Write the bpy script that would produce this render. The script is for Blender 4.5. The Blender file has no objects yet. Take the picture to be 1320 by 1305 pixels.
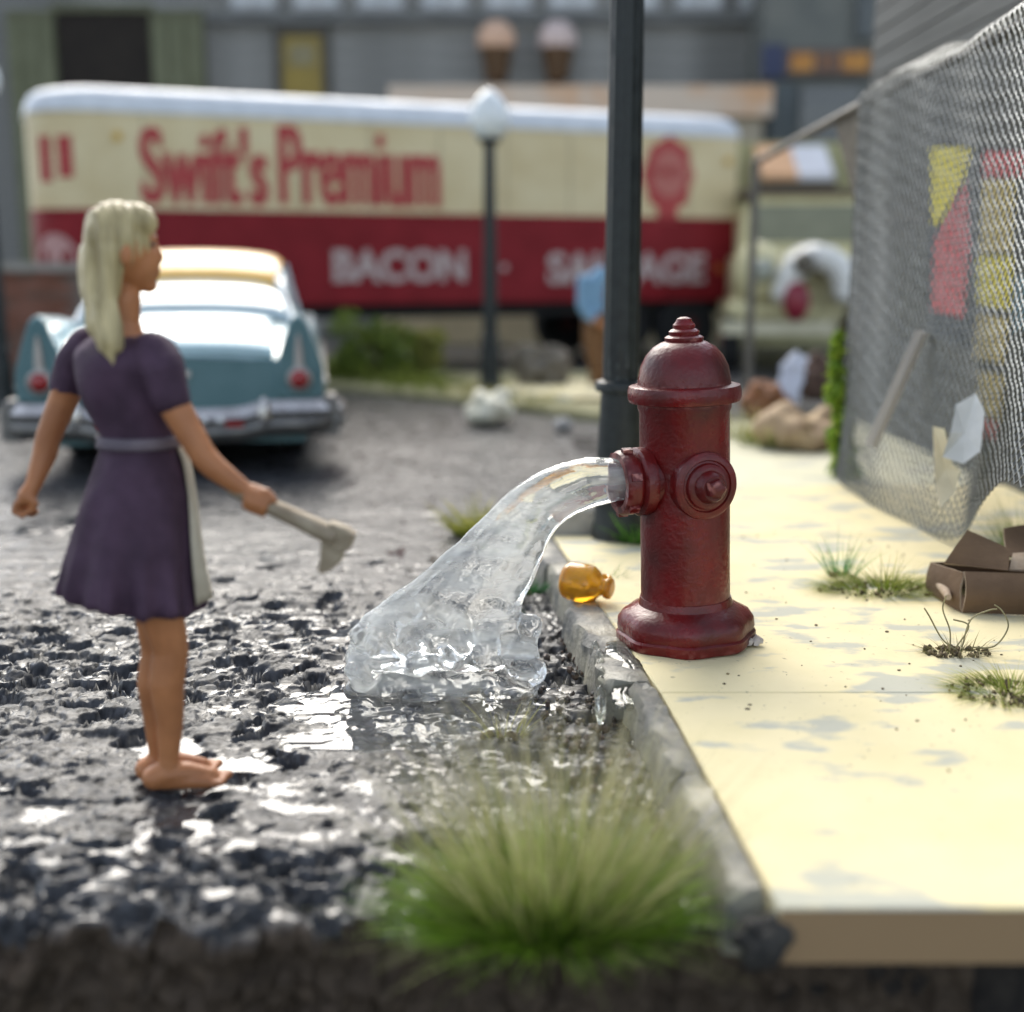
import bpy, bmesh, math, random
import numpy as np
from mathutils import Vector, Matrix, Euler

random.seed(7)
R = math.radians
scene = bpy.context.scene
col = scene.collection

# ------------------------------------------------------------------ camera
CAM_Z, PITCH, FPX, CX, CY = 1.42, R(11.03), 1600.0, 660.0, 652.5
cam_d = bpy.data.cameras.new('camera')
cam = bpy.data.objects.new('camera', cam_d)
col.objects.link(cam)
cam.location = (0, 0, CAM_Z)
cam.rotation_euler = (R(90) - PITCH, 0, 0)
cam_d.sensor_width = 36.0
cam_d.lens = 36.0 * FPX / 1320.0
cam_d.clip_start = 0.05
cam_d.clip_end = 500
cam_d.dof.use_dof = True
cam_d.dof.focus_distance = 4.22
cam_d.dof.aperture_fstop = 0.64
scene.camera = cam

# ------------------------------------------------------------------ world, sun, exposure
SUN_EL, SUN_AZ = R(41), R(-12)      # azimuth measured from +Y towards +X
world = bpy.data.worlds.new('World')
scene.world = world
world.use_nodes = True
wn = world.node_tree
bg = wn.nodes['Background']
sky = wn.nodes.new('ShaderNodeTexSky')
sky.sky_type = 'NISHITA'
sky.sun_disc = False
sky.sun_elevation = SUN_EL
sky.sun_rotation = SUN_AZ
sky.air_density = 1.0
sky.dust_density = 1.6
sky.ozone_density = 1.0
bg.inputs['Strength'].default_value = 0.15
hs = wn.nodes.new('ShaderNodeHueSaturation')       # thin white overcast over the blue
hs.inputs['Saturation'].default_value = 0.55
wn.links.new(sky.outputs[0], hs.inputs['Color'])
wn.links.new(hs.outputs[0], bg.inputs[0])
sun_d = bpy.data.lights.new('sun', 'SUN')
sun_d.energy = 1.5
sun_d.angle = R(44)
sun_d.color = (1.0, 0.94, 0.82)
sun = bpy.data.objects.new('sun', sun_d)
col.objects.link(sun)
sd = Vector((math.sin(SUN_AZ) * math.cos(SUN_EL), math.cos(SUN_AZ) * math.cos(SUN_EL), math.sin(SUN_EL)))
sun.location = sd * 30
sun.rotation_euler = (-sd).to_track_quat('-Z', 'Y').to_euler()
scene.view_settings.view_transform = 'Standard'
scene.view_settings.look = 'None'
scene.view_settings.exposure = 1.15
scene.view_settings.gamma = 1.0
scene.render.engine = 'CYCLES'
scene.cycles.use_denoising = True
scene.cycles.max_bounces = 8
scene.cycles.transmission_bounces = 8
scene.cycles.use_adaptive_sampling = True
scene.cycles.adaptive_threshold = 0.02
scene.cycles.caustics_refractive = True
scene.cycles.sample_clamp_indirect = 6.0

# ------------------------------------------------------------------ measuring helpers
def ang(py):
    return PITCH + math.atan((py - CY) / FPX)
def at_z(px, py, z):
    """point of the place at height z seen at a photo pixel"""
    c, s = math.cos(PITCH), math.sin(PITCH)
    a, b = (px - CX) / FPX, (py - CY) / FPX
    d = Vector((a, c - b * s, -s - b * c))
    t = (z - CAM_Z) / d.z
    return Vector((0, 0, CAM_Z)) + d * t
def at_y(px, py, Y):
    c, s = math.cos(PITCH), math.sin(PITCH)
    a, b = (px - CX) / FPX, (py - CY) / FPX
    d = Vector((a, c - b * s, -s - b * c))
    return Vector((0, 0, CAM_Z)) + d * (Y / d.y)

# ------------------------------------------------------------------ materials
MATS = {}
def mat(name, c1, c2=None, scale=8.0, rough=0.6, rough2=None, bump=0.0, bscale=None, metallic=0.0,
        trans=0.0, ior=1.45, detail=5.0, thr=(0.35, 0.65), coat=0.0, spec=0.5, stretch=None, wear=None, sss=0.0):
    if name in MATS:
        return MATS[name]
    m = bpy.data.materials.new(name)
    m.use_nodes = True
    nt = m.node_tree
    p = nt.nodes['Principled BSDF']
    p.inputs['Metallic'].default_value = metallic
    p.inputs['Roughness'].default_value = rough
    p.inputs['IOR'].default_value = ior
    p.inputs['Transmission Weight'].default_value = trans
    p.inputs['Coat Weight'].default_value = coat
    p.inputs['Specular IOR Level'].default_value = spec
    if sss:
        p.inputs['Subsurface Weight'].default_value = sss
        p.inputs['Subsurface Radius'].default_value = (0.02, 0.008, 0.004)
    tc = nt.nodes.new('ShaderNodeTexCoord')
    mp = nt.nodes.new('ShaderNodeMapping')
    nt.links.new(tc.outputs['Object'], mp.inputs[0])
    if stretch:
        mp.inputs['Scale'].default_value = stretch
    nz = nt.nodes.new('ShaderNodeTexNoise')
    nz.inputs['Scale'].default_value = scale
    nz.inputs['Detail'].default_value = detail
    nt.links.new(mp.outputs[0], nz.inputs['Vector'])
    cr = nt.nodes.new('ShaderNodeValToRGB')
    cr.color_ramp.elements[0].position = thr[0]
    cr.color_ramp.elements[1].position = thr[1]
    c2 = c2 or tuple(x * 0.75 for x in c1)
    cr.color_ramp.elements[0].color = (*c1, 1)
    cr.color_ramp.elements[1].color = (*c2, 1)
    nt.links.new(nz.outputs['Fac'], cr.inputs[0])
    out = cr.outputs[0]
    if wear:
        g = nt.nodes.new('ShaderNodeNewGeometry')
        r2 = nt.nodes.new('ShaderNodeValToRGB')
        r2.color_ramp.elements[0].position = wear[1]
        r2.color_ramp.elements[1].position = wear[1] + 0.05
        nt.links.new(g.outputs['Pointiness'], r2.inputs[0])
        n2 = nt.nodes.new('ShaderNodeTexNoise'); n2.inputs['Scale'].default_value = 30
        nt.links.new(tc.outputs['Object'], n2.inputs['Vector'])
        r3 = nt.nodes.new('ShaderNodeValToRGB')
        r3.color_ramp.elements[0].position = 0.48; r3.color_ramp.elements[1].position = 0.6
        nt.links.new(n2.outputs['Fac'], r3.inputs[0])
        mu = nt.nodes.new('ShaderNodeMath'); mu.operation = 'MULTIPLY'
        nt.links.new(r2.outputs[0], mu.inputs[0]); nt.links.new(r3.outputs[0], mu.inputs[1])
        mx = nt.nodes.new('ShaderNodeMix'); mx.data_type = 'RGBA'
        nt.links.new(mu.outputs[0], mx.inputs['Factor'])
        nt.links.new(out, mx.inputs['A'])
        mx.inputs['B'].default_value = (*wear[0], 1)
        out = mx.outputs['Result']
    nt.links.new(out, p.inputs['Base Color'])
    if rough2 is not None:
        mr = nt.nodes.new('ShaderNodeMapRange')
        mr.inputs['From Min'].default_value = 0.3; mr.inputs['From Max'].default_value = 0.7
        mr.inputs['To Min'].default_value = rough; mr.inputs['To Max'].default_value = rough2
        nt.links.new(nz.outputs['Fac'], mr.inputs['Value'])
        nt.links.new(mr.outputs[0], p.inputs['Roughness'])
    if bump:
        bz = nt.nodes.new('ShaderNodeTexNoise')
        bz.inputs['Scale'].default_value = bscale or scale * 4
        bz.inputs['Detail'].default_value = 6
        nt.links.new(mp.outputs[0], bz.inputs['Vector'])
        bp = nt.nodes.new('ShaderNodeBump')
        bp.inputs['Strength'].default_value = bump
        bp.inputs['Distance'].default_value = 0.01
        nt.links.new(bz.outputs['Fac'], bp.inputs['Height'])
        nt.links.new(bp.outputs[0], p.inputs['Normal'])
    MATS[name] = m
    return m

def vcol_mat(name, rough=0.6, trans=0.25, spec=0.3):
    """leaf and blade colour stored per vertex (each blade's own pigment)"""
    m = bpy.data.materials.new(name)
    m.use_nodes = True
    nt = m.node_tree
    p = nt.nodes['Principled BSDF']
    p.inputs['Roughness'].default_value = rough
    p.inputs['Specular IOR Level'].default_value = spec
    a = nt.nodes.new('ShaderNodeVertexColor'); a.layer_name = 'Col'
    nt.links.new(a.outputs[0], p.inputs['Base Color'])
    t = nt.nodes.new('ShaderNodeBsdfTranslucent')
    nt.links.new(a.outputs[0], t.inputs[0])
    mx = nt.nodes.new('ShaderNodeMixShader'); mx.inputs[0].default_value = trans
    nt.links.new(p.outputs[0], mx.inputs[1]); nt.links.new(t.outputs[0], mx.inputs[2])
    nt.links.new(mx.outputs[0], nt.nodes['Material Output'].inputs[0])
    return m

# ------------------------------------------------------------------ numpy noise
def _hash(ix, iy, seed):
    h = (ix.astype(np.int64) * 374761393 + iy.astype(np.int64) * 668265263 + seed * 1442695041) & 0x7fffffff
    h = ((h ^ (h >> 13)) * 1274126177) & 0x7fffffff
    h = ((h ^ (h >> 16)) * 668265263) & 0x7fffffff
    return ((h ^ (h >> 15)) & 0xffffff) / float(0xffffff)
def vnoise(x, y, seed=0):
    ix, iy = np.floor(x), np.floor(y)
    fx, fy = x - ix, y - iy
    fx = fx * fx * fx * (fx * (fx * 6 - 15) + 10); fy = fy * fy * fy * (fy * (fy * 6 - 15) + 10)
    a = _hash(ix, iy, seed); b = _hash(ix + 1, iy, seed); c = _hash(ix, iy + 1, seed); d = _hash(ix + 1, iy + 1, seed)
    return (a * (1 - fx) + b * fx) * (1 - fy) + (c * (1 - fx) + d * fx) * fy
def fbm(x, y, seed=0, oct=4):
    s, a, t = 0, 0.5, 0
    for o in range(oct):
        s = s + a * vnoise(x * 2 ** o, y * 2 ** o, seed + o * 17); t += a; a *= 0.5
    return s / t
def worley(x, y, seed=0):
    ix, iy = np.floor(x), np.floor(y)
    f1 = np.full(x.shape, 9.0); f2 = np.full(x.shape, 9.0); cid = np.zeros(x.shape)
    for dx in (-1, 0, 1):
        for dy in (-1, 0, 1):
            cx, cy = ix + dx, iy + dy
            qx = cx + 0.1 + 0.8 * _hash(cx, cy, seed); qy = cy + 0.1 + 0.8 * _hash(cx, cy, seed + 5)
            d = np.hypot(x - qx, y - qy)
            r = _hash(cx, cy, seed + 11)
            near = d < f1
            f2 = np.where(near, f1, np.minimum(f2, d))
            cid = np.where(near, r, cid)
            f1 = np.where(near, d, f1)
    return f1, f2, cid
def sstep(a, b, x):
    t = np.clip((x - a) / (b - a), 0, 1)
    return t * t * (3 - 2 * t)

# ------------------------------------------------------------------ mesh helpers
class MB:
    def __init__(self):
        self.v, self.f, self.c = [], [], None
    def add(self, vs, fs):
        o = len(self.v)
        self.v += [tuple(v) for v in vs]
        self.f += [tuple(i + o for i in f) for f in fs]
        return self
    def box(self, x0, x1, y0, y1, z0, z1, M=None):
        vs = [Vector(p) for p in ((x0, y0, z0), (x1, y0, z0), (x1, y1, z0), (x0, y1, z0), (x0, y0, z1), (x1, y0, z1), (x1, y1, z1), (x0, y1, z1))]
        if M: vs = [M @ v for v in vs]
        return self.add(vs, [(3, 2, 1, 0), (4, 5, 6, 7), (0, 1, 5, 4), (1, 2, 6, 5), (2, 3, 7, 6), (3, 0, 4, 7)])
    def lathe(self, prof, n=32, M=None, wob=0.0, seed=0):
        """prof: (radius, z) from bottom to top"""
        rnd = random.Random(seed)
        vs, fs = [], []
        for (r, z) in prof:
            for k in range(n):
                a = 2 * math.pi * k / n
                rr = r * (1 + wob * (rnd.random() - 0.5))
                vs.append(Vector((rr * math.cos(a), rr * math.sin(a), z)))
        m = len(prof)
        for i in range(m - 1):
            for k in range(n):
                k2 = (k + 1) % n
                fs.append((i * n + k, i * n + k2, (i + 1) * n + k2, (i + 1) * n + k))
        fs.append(tuple(range(n - 1, -1, -1)))
        fs.append(tuple((m - 1) * n + k for k in range(n)))
        if M: vs = [M @ v for v in vs]
        return self.add(vs, fs)
    def tube(self, pts, rad, n=10, cap=True, flat=1.0):
        pts = [Vector(p) for p in pts]
        if not hasattr(rad, '__len__'): rad = [rad] * len(pts)
        vs, fs = [], []
        up = None
        for i, p in enumerate(pts):
            d = (pts[min(i + 1, len(pts) - 1)] - pts[max(i - 1, 0)])
            if d.length < 1e-9: d = Vector((0, 0, 1))
            d.normalize()
            if up is None:
                up = Vector((0, 0, 1)) if abs(d.z) < 0.9 else Vector((0, 1, 0))
            u = (up - d * up.dot(d)).normalized(); w = d.cross(u); up = u
            for k in range(n):
                a = 2 * math.pi * k / n
                vs.append(p + (u * math.cos(a) * flat + w * math.sin(a)) * rad[i])
        for i in range(len(pts) - 1):
            for k in range(n):
                k2 = (k + 1) % n
                fs.append((i * n + k, i * n + k2, (i + 1) * n + k2, (i + 1) * n + k))
        if cap:
            fs.append(tuple(range(n - 1, -1, -1)))
            fs.append(tuple((len(pts) - 1) * n + k for k in range(n)))
        return self.add(vs, fs)
    def ell(self, c, r, nu=16, nv=10, M=None):
        c = Vector(c)
        if not hasattr(r, '__len__'): r = (r, r, r)
        vs, fs = [Vector((0, 0, -r[2]))], []
        for j in range(1, nv):
            t = math.pi * j / nv - math.pi / 2
            for k in range(nu):
                a = 2 * math.pi * k / nu
                vs.append(Vector((r[0] * math.cos(t) * math.cos(a), r[1] * math.cos(t) * math.sin(a), r[2] * math.sin(t))))
        vs.append(Vector((0, 0, r[2])))
        for k in range(nu):
            k2 = (k + 1) % nu
            fs.append((0, 1 + k2, 1 + k))
            for j in range(nv - 2):
                fs.append((1 + j * nu + k, 1 + j * nu + k2, 1 + (j + 1) * nu + k2, 1 + (j + 1) * nu + k))
            fs.append((1 + (nv - 2) * nu + k, 1 + (nv - 2) * nu + k2, len(vs) - 1))
        vs = [(M @ v if M else v) + c for v in vs]
        return self.add(vs, fs)
    def cap(self, p0, r0, p1, r1, n=12):
        """tapered capsule"""
        p0, p1 = Vector(p0), Vector(p1)
        d = (p1 - p0); L = d.length
        d = d / L if L > 1e-9 else Vector((0, 0, 1))
        pts, rad = [], []
        for t in (-0.98, -0.8, -0.45, 0.0):
            pts.append(p0 + d * r0 * t); rad.append(r0 * math.sqrt(1 - t * t))
        for t in (0.0, 0.45, 0.8, 0.98):
            pts.append(p1 + d * r1 * t); rad.append(r1 * math.sqrt(1 - t * t))
        return self.tube(pts, rad, n)
    def prism(self, poly, z0, z1, M=None, bev=0.0):
        """poly: CCW (x,y) list; optional chamfered top edge"""
        n = len(poly)
        vs = [Vector((x, y, z0)) for x, y in poly] 
        if bev:
            vs += [Vector((x, y, z1 - bev)) for x, y in poly]
            ins = []
            for i in range(n):
                a, b, c = Vector(poly[i - 1]), Vector(poly[i]), Vector(poly[(i + 1) % n])
                e1 = (b - a).normalized(); e2 = (c - b).normalized()
                nn = Vector((-e1.y - e2.y, e1.x + e2.x))
                nn = nn.normalized() if nn.length > 1e-6 else Vector((-e1.y, e1.x))
                k = bev / max(0.4, nn.dot(Vector((-e1.y, e1.x))))
                ins.append(b + nn * k)
            vs += [Vector((p.x, p.y, z1)) for p in ins]
            lv = 3
        else:
            vs += [Vector((x, y, z1)) for x, y in poly]
            lv = 2
        fs = [tuple(range(n - 1, -1, -1)), tuple((lv - 1) * n + i for i in range(n))]
        for l in range(lv - 1):
            for i in range(n):
                j = (i + 1) % n
                fs.append((l * n + i, l * n + j, (l + 1) * n + j, (l + 1) * n + i))
        if M: vs = [M @ v for v in vs]
        return self.add(vs, fs)
    def loft(self, rings, closed=True, caps=True):
        n = len(rings[0]); vs = [v for r in rings for v in r]; fs = []
        for i in range(len(rings) - 1):
            for k in range(n if closed else n - 1):
                k2 = (k + 1) % n
                fs.append((i * n + k, i * n + k2, (i + 1) * n + k2, (i + 1) * n + k))
        if caps and closed:
            fs.append(tuple(range(n - 1, -1, -1))); fs.append(tuple((len(rings) - 1) * n + k for k in range(n)))
        return self.add(vs, fs)
    def build(self, name, m, parent=None, smooth=40, **props):
        me = bpy.data.meshes.new(name)
        me.from_pydata(self.v, [], self.f)
        if self.c is not None:
            at = me.color_attributes.new('Col', 'FLOAT_COLOR', 'POINT')
            at.data.foreach_set('color', np.asarray(self.c, dtype=np.float32).ravel())
        me.materials.append(m)
        return link(name, me, parent, smooth, **props)

def link(name, me, parent=None, smooth=40, **props):
    if smooth:
        me.polygons.foreach_set('use_smooth', [True] * len(me.polygons))
        try: me.set_sharp_from_angle(angle=R(smooth))
        except Exception: pass
    me.update()
    o = bpy.data.objects.new(name, me)
    col.objects.link(o)
    o.parent = parent
    for k, v in props.items(): o[k] = v
    return o

def thing(name, label, cat, loc=(0, 0, 0), rotz=0.0, group=None, tilt=None):
    o = bpy.data.objects.new(name, None)
    o.empty_display_size = 0.1
    col.objects.link(o)
    o.location = loc
    o.rotation_euler = (tilt[0] if tilt else 0, tilt[1] if tilt else 0, rotz)
    tag(o, label, cat, group)
    return o
def tag(o, label, cat, group=None):
    o['label'] = label; o['category'] = cat
    if group: o['group'] = group
    return o
def copy_tree(o, parent=None):
    c = o.copy(); col.objects.link(c); c.parent = parent
    for ch in list(o.children): copy_tree(ch, c)
    return c
def remesh(mb, voxel, smooth=4, disp=None):
    """one continuous skin over overlapping closed shapes"""
    me = bpy.data.meshes.new('tmp'); me.from_pydata(mb.v, [], mb.f)
    o = bpy.data.objects.new('tmp', me); col.objects.link(o)
    md = o.modifiers.new('r', 'REMESH'); md.mode = 'VOXEL'; md.voxel_size = voxel
    if smooth:
        sm = o.modifiers.new('s', 'SMOOTH'); sm.iterations = smooth; sm.factor = 0.5
    dg = bpy.context.evaluated_depsgraph_get()
    new = bpy.data.meshes.new_from_object(o.evaluated_get(dg))
    bpy.data.objects.remove(o); bpy.data.meshes.remove(me)
    if disp is not None:
        n = len(new.vertices)
        co = np.empty(n * 3, np.float32); new.vertices.foreach_get('co', co); co = co.reshape(-1, 3)
        no = np.empty(n * 3, np.float32); new.vertices.foreach_get('normal', no); no = no.reshape(-1, 3)
        co += no * disp(co)[:, None]
        new.vertices.foreach_set('co', co.ravel())
    return new
def catmull(P, n):
    P = [np.array(p, float) for p in P]
    out = []
    for i in range(len(P) - 1):
        p0 = P[max(i - 1, 0)]; p1 = P[i]; p2 = P[i + 1]; p3 = P[min(i + 2, len(P) - 1)]
        for k in range(n):
            t = k / n
            out.append(0.5 * ((2 * p1) + (-p0 + p2) * t + (2 * p0 - 5 * p1 + 4 * p2 - p3) * t * t + (-p0 + 3 * p1 - 3 * p2 + p3) * t ** 3))
    out.append(P[-1])
    return out
def blades(n, radius, length, spread, c0, c1, width=0.004, curl=0.5, seed=0, center=(0, 0, 0), ell=(1, 1), lean=(0, 0), seg=4, cv=0.15, ctop=None, MBin=None):
    """grass blades: tapered strips, each with its own bend and pigment"""
    rng = np.random.RandomState(seed)
    mb = MBin or MB()
    cols = [] if mb.c is None else list(mb.c)
    for i in range(n):
        a = rng.uniform(0, 2 * math.pi); r = radius * math.sqrt(rng.uniform())
        bx, by = r * math.cos(a) * ell[0], r * math.sin(a) * ell[1]
        L = rng.uniform(*length)
        out = spread * (r / radius) * rng.uniform(0.5, 1.2) + 0.1
        dx = math.cos(a) * out + rng.normal() * 0.12 + lean[0]; dy = math.sin(a) * out + rng.normal() * 0.12 + lean[1]
        w = width * rng.uniform(0.6, 1.2)
        sa = rng.uniform(0, math.pi); sx, sy = math.cos(sa) * w / 2, math.sin(sa) * w / 2
        k = 1 + rng.uniform(-cv, cv); tt = rng.uniform(-0.15, 0.15)
        px, py, pz = center[0] + bx, center[1] + by, center[2]
        o = len(mb.v)
        for s in range(seg + 1):
            t = s / seg
            hx = dx * (1 + curl * t * 1.6); hy = dy * (1 + curl * t * 1.6)
            hz = max(0.05, 1 - curl * 0.9 * t * min(1.3, math.hypot(dx, dy)))
            q = math.sqrt(hx * hx + hy * hy + hz * hz)
            if s:
                px += hx / q * L / seg; py += hy / q * L / seg; pz = max(center[2] + 0.003, pz + hz / q * L / seg)
            ww = (1 - 0.85 * t)
            mb.v.append((px - sx * ww, py - sy * ww, pz)); mb.v.append((px + sx * ww, py + sy * ww, pz))
            u = min(1, max(0, t + tt))
            if ctop is None: c = [c0[j] * (1 - u) + c1[j] * u for j in range(3)]
            else:
                c = [c0[j] * (1 - 2 * u) + c1[j] * 2 * u for j in range(3)] if u < .5 else [c1[j] * (2 - 2 * u) + ctop[j] * (2 * u - 1) for j in range(3)]
            c = [max(0, x * k) for x in c]
            cols += [(*c, 1), (*c, 1)]
        for s in range(seg):
            mb.f.append((o + 2 * s, o + 2 * s + 1, o + 2 * s + 3, o + 2 * s + 2))
    mb.c = cols
    return mb
def crumbs(n, radius, size, seed, center=(0, 0, 0), ell=(1, 1)):
    rnd = random.Random(seed); mb = MB()
    for i in range(n):
        a = rnd.uniform(0, 6.28); r = radius * math.sqrt(rnd.random()); s = rnd.uniform(*size)
        M = Euler((rnd.uniform(0, 3), rnd.uniform(0, 3), rnd.uniform(0, 3))).to_matrix().to_4x4()
        mb.ell((center[0] + r * math.cos(a) * ell[0], center[1] + r * math.sin(a) * ell[1], center[2] + s * 0.4),
               (s * rnd.uniform(.5, 1.3), s * rnd.uniform(.5, 1.2), s * rnd.uniform(.3, .8)), 6, 4, M)
    mb.v = [(x + rnd.gauss(0, .16) * size[0], y + rnd.gauss(0, .16) * size[0], max(center[2] - .002, z + rnd.gauss(0, .16) * size[0])) for x, y, z in mb.v]
    return mb
def leaves(n, center, rad, size, c0, c1, seed, MBin=None):
    rng = np.random.RandomState(seed); mb = MBin or MB(); cols = [] if mb.c is None else list(mb.c)
    for i in range(n):
        d = rng.normal(size=3); d /= np.linalg.norm(d); r = rng.uniform() ** 0.5
        c = np.array(center) + d * np.array(rad) * r
        s = rng.uniform(*size)
        e = Euler(rng.uniform(0, 6.28, 3)).to_matrix()
        o = len(mb.v)
        for q in ((-.5, 0, 0), (0, -.32, .06), (.55, 0, -.05), (0, .32, .06)):
            mb.v.append(tuple(Vector(c) + e @ (Vector(q) * s)))
        mb.f.append((o, o + 1, o + 2, o + 3))
        k = rng.uniform()
        cc = [c0[j] * (1 - k) + c1[j] * k for j in range(3)]
        cols += [(*cc, 1)] * 4
    mb.c = cols
    return mb
def text_mesh(body, w, h, bold=0.02, depth=0.006, heavy=0.0):
    """letters as a thin mesh filling w x h in the local xz plane, facing -y"""
    cu = bpy.data.curves.new('t', 'FONT'); cu.body = body; cu.offset = bold; cu.extrude = 0.01
    o = bpy.data.objects.new('t', cu); col.objects.link(o)
    dg = bpy.context.evaluated_depsgraph_get(); dg.update()
    me = bpy.data.meshes.new_from_object(o.evaluated_get(dg))
    bpy.data.objects.remove(o)
    n = len(me.vertices); co = np.empty(n * 3, np.float32); me.vertices.foreach_get('co', co); co = co.reshape(-1, 3)
    lo, hi = co.min(0), co.max(0)
    x = (co[:, 0] - lo[0]) / (hi[0] - lo[0]) * w; y = (co[:, 1] - lo[1]) / (hi[1] - lo[1]) * h
    z = (co[:, 2] - lo[2]) / (hi[2] - lo[2])
    V = np.stack([x, -z * depth, y], 1).astype(np.float32)
    if not heavy:
        me.vertices.foreach_set('co', V.ravel()); return me
    F = [tuple(p.vertices) for p in me.polygons]; mb = MB()
    for k, dx in enumerate((-heavy, 0, heavy)):
        mb.add([(v[0] + dx, v[1] - .0015 * k, v[2] + .3 * dx) for v in V], F)
    m2 = bpy.data.meshes.new('t'); m2.from_pydata(mb.v, [], mb.f)
    return m2

M_GRASS = vcol_mat('grass_blade', 0.6, 0.45)
M_LEAF = vcol_mat('leaf', 0.5, 0.3)
M_SOIL = mat('soil', (0.06, 0.042, 0.025), (0.22, 0.17, 0.09), 60, 0.9, bump=0.3)

# ================================================================== THE SETTING
# ---- ground far away and below the cut edge
g = MB()
nx, ny = 60, 60
g.add([(-150, 9.0, -0.035), (150, 9.0, -0.035), (150, 300, -0.035), (-150, 300, -0.035)], [(0, 1, 2, 3)])
g.add([(-150, -60, -0.62), (150, -60, -0.62), (150, 9.0, -0.62), (-150, 9.0, -0.62)], [(0, 1, 2, 3)])
g.add([(-150, 9.0, -0.62), (150, 9.0, -0.62), (150, 9.0, -0.035), (-150, 9.0, -0.035)], [(0, 1, 2, 3)])
ground = g.build('ground', mat('ground', (0.055, 0.053, 0.05), (0.11, 0.105, 0.095), 1.5, 0.5, 0.25, bump=0.5, bscale=9), None, 0, kind='structure')

# ---- street: crumbling wet asphalt, real relief with a cut front face
def asphalt_mat():
    m = bpy.data.materials.new('wet_asphalt'); m.use_nodes = True
    nt = m.node_tree; p = nt.nodes['Principled BSDF']
    tc = nt.nodes.new('ShaderNodeTexCoord')
    n1 = nt.nodes.new('ShaderNodeTexNoise'); n1.inputs['Scale'].default_value = 26; n1.inputs['Detail'].default_value = 6
    nt.links.new(tc.outputs['Object'], n1.inputs['Vector'])
    r1 = nt.nodes.new('ShaderNodeValToRGB')
    r1.color_ramp.elements[0].position = .35; r1.color_ramp.elements[0].color = (0.017, 0.0175, 0.019, 1)
    r1.color_ramp.elements[1].position = .7; r1.color_ramp.elements[1].color = (0.074, 0.076, 0.080, 1)
    nt.links.new(n1.outputs['Fac'], r1.inputs[0])
    at = nt.nodes.new('ShaderNodeVertexColor'); at.layer_name = 'Col'
    sp = nt.nodes.new('ShaderNodeSeparateColor'); nt.links.new(at.outputs[0], sp.inputs[0])
    mx = nt.nodes.new('ShaderNodeMix'); mx.data_type = 'RGBA'
    nt.links.new(sp.outputs[1], mx.inputs['Factor']); nt.links.new(r1.outputs[0], mx.inputs['A'])
    r2 = nt.nodes.new('ShaderNodeValToRGB')
    r2.color_ramp.elements[0].color = (0.016, 0.012, 0.009, 1); r2.color_ramp.elements[1].color = (0.11, 0.082, 0.058, 1)
    nt.links.new(n1.outputs['Fac'], r2.inputs[0])
    nt.links.new(r2.outputs[0], mx.inputs['B'])
    nt.links.new(mx.outputs['Result'], p.inputs['Base Color'])
    n2 = nt.nodes.new('ShaderNodeTexNoise'); n2.inputs['Scale'].default_value = 9; n2.inputs['Detail'].default_value = 4
    nt.links.new(tc.outputs['Object'], n2.inputs['Vector'])
    mr = nt.nodes.new('ShaderNodeMapRange')
    mr.inputs['From Min'].default_value = .35; mr.inputs['From Max'].default_value = .65
    mr.inputs['To Min'].default_value = .22; mr.inputs['To Max'].default_value = .5
    nt.links.new(n2.outputs['Fac'], mr.inputs['Value'])
    # red channel: standing water (smooth), green: raw cut face (dry)
    m1 = nt.nodes.new('ShaderNodeMix'); m1.data_type = 'FLOAT'
    nt.links.new(sp.outputs[0], m1.inputs['Factor']); nt.links.new(mr.outputs[0], m1.inputs['A']); m1.inputs['B'].default_value = .035
    m2 = nt.nodes.new('ShaderNodeMix'); m2.data_type = 'FLOAT'
    nt.links.new(sp.outputs[1], m2.inputs['Factor']); nt.links.new(m1.outputs['Result'], m2.inputs['A']); m2.inputs['B'].default_value = .85
    nt.links.new(m2.outputs['Result'], p.inputs['Roughness'])
    n3 = nt.nodes.new('ShaderNodeTexNoise'); n3.inputs['Scale'].default_value = 70; n3.inputs['Detail'].default_value = 5
    nt.links.new(tc.outputs['Object'], n3.inputs['Vector'])
    iv = nt.nodes.new('ShaderNodeMath'); iv.operation = 'SUBTRACT'; iv.inputs[0].default_value = 1.0
    nt.links.new(sp.outputs[0], iv.inputs[1])
    ml = nt.nodes.new('ShaderNodeMath'); ml.operation = 'MULTIPLY'; ml.inputs[1].default_value = 0.22
    nt.links.new(iv.outputs[0], ml.inputs[0])
    bp = nt.nodes.new('ShaderNodeBump'); bp.inputs['Distance'].default_value = 0.008
    nt.links.new(ml.outputs[0], bp.inputs['Strength'])
    nt.links.new(n3.outputs['Fac'], bp.inputs['Height']); nt.links.new(bp.outputs[0], p.inputs['Normal'])
    p.inputs['IOR'].default_value = 1.45
    m3 = nt.nodes.new('ShaderNodeMix'); m3.data_type = 'FLOAT'      # dry stone is duller than standing water
    nt.links.new(sp.outputs[0], m3.inputs['Factor']); m3.inputs['A'].default_value = .20; m3.inputs['B'].default_value = .55
    nt.links.new(m3.outputs['Result'], p.inputs['Specular IOR Level'])
    return m
M_ASPH = asphalt_mat()

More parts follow.
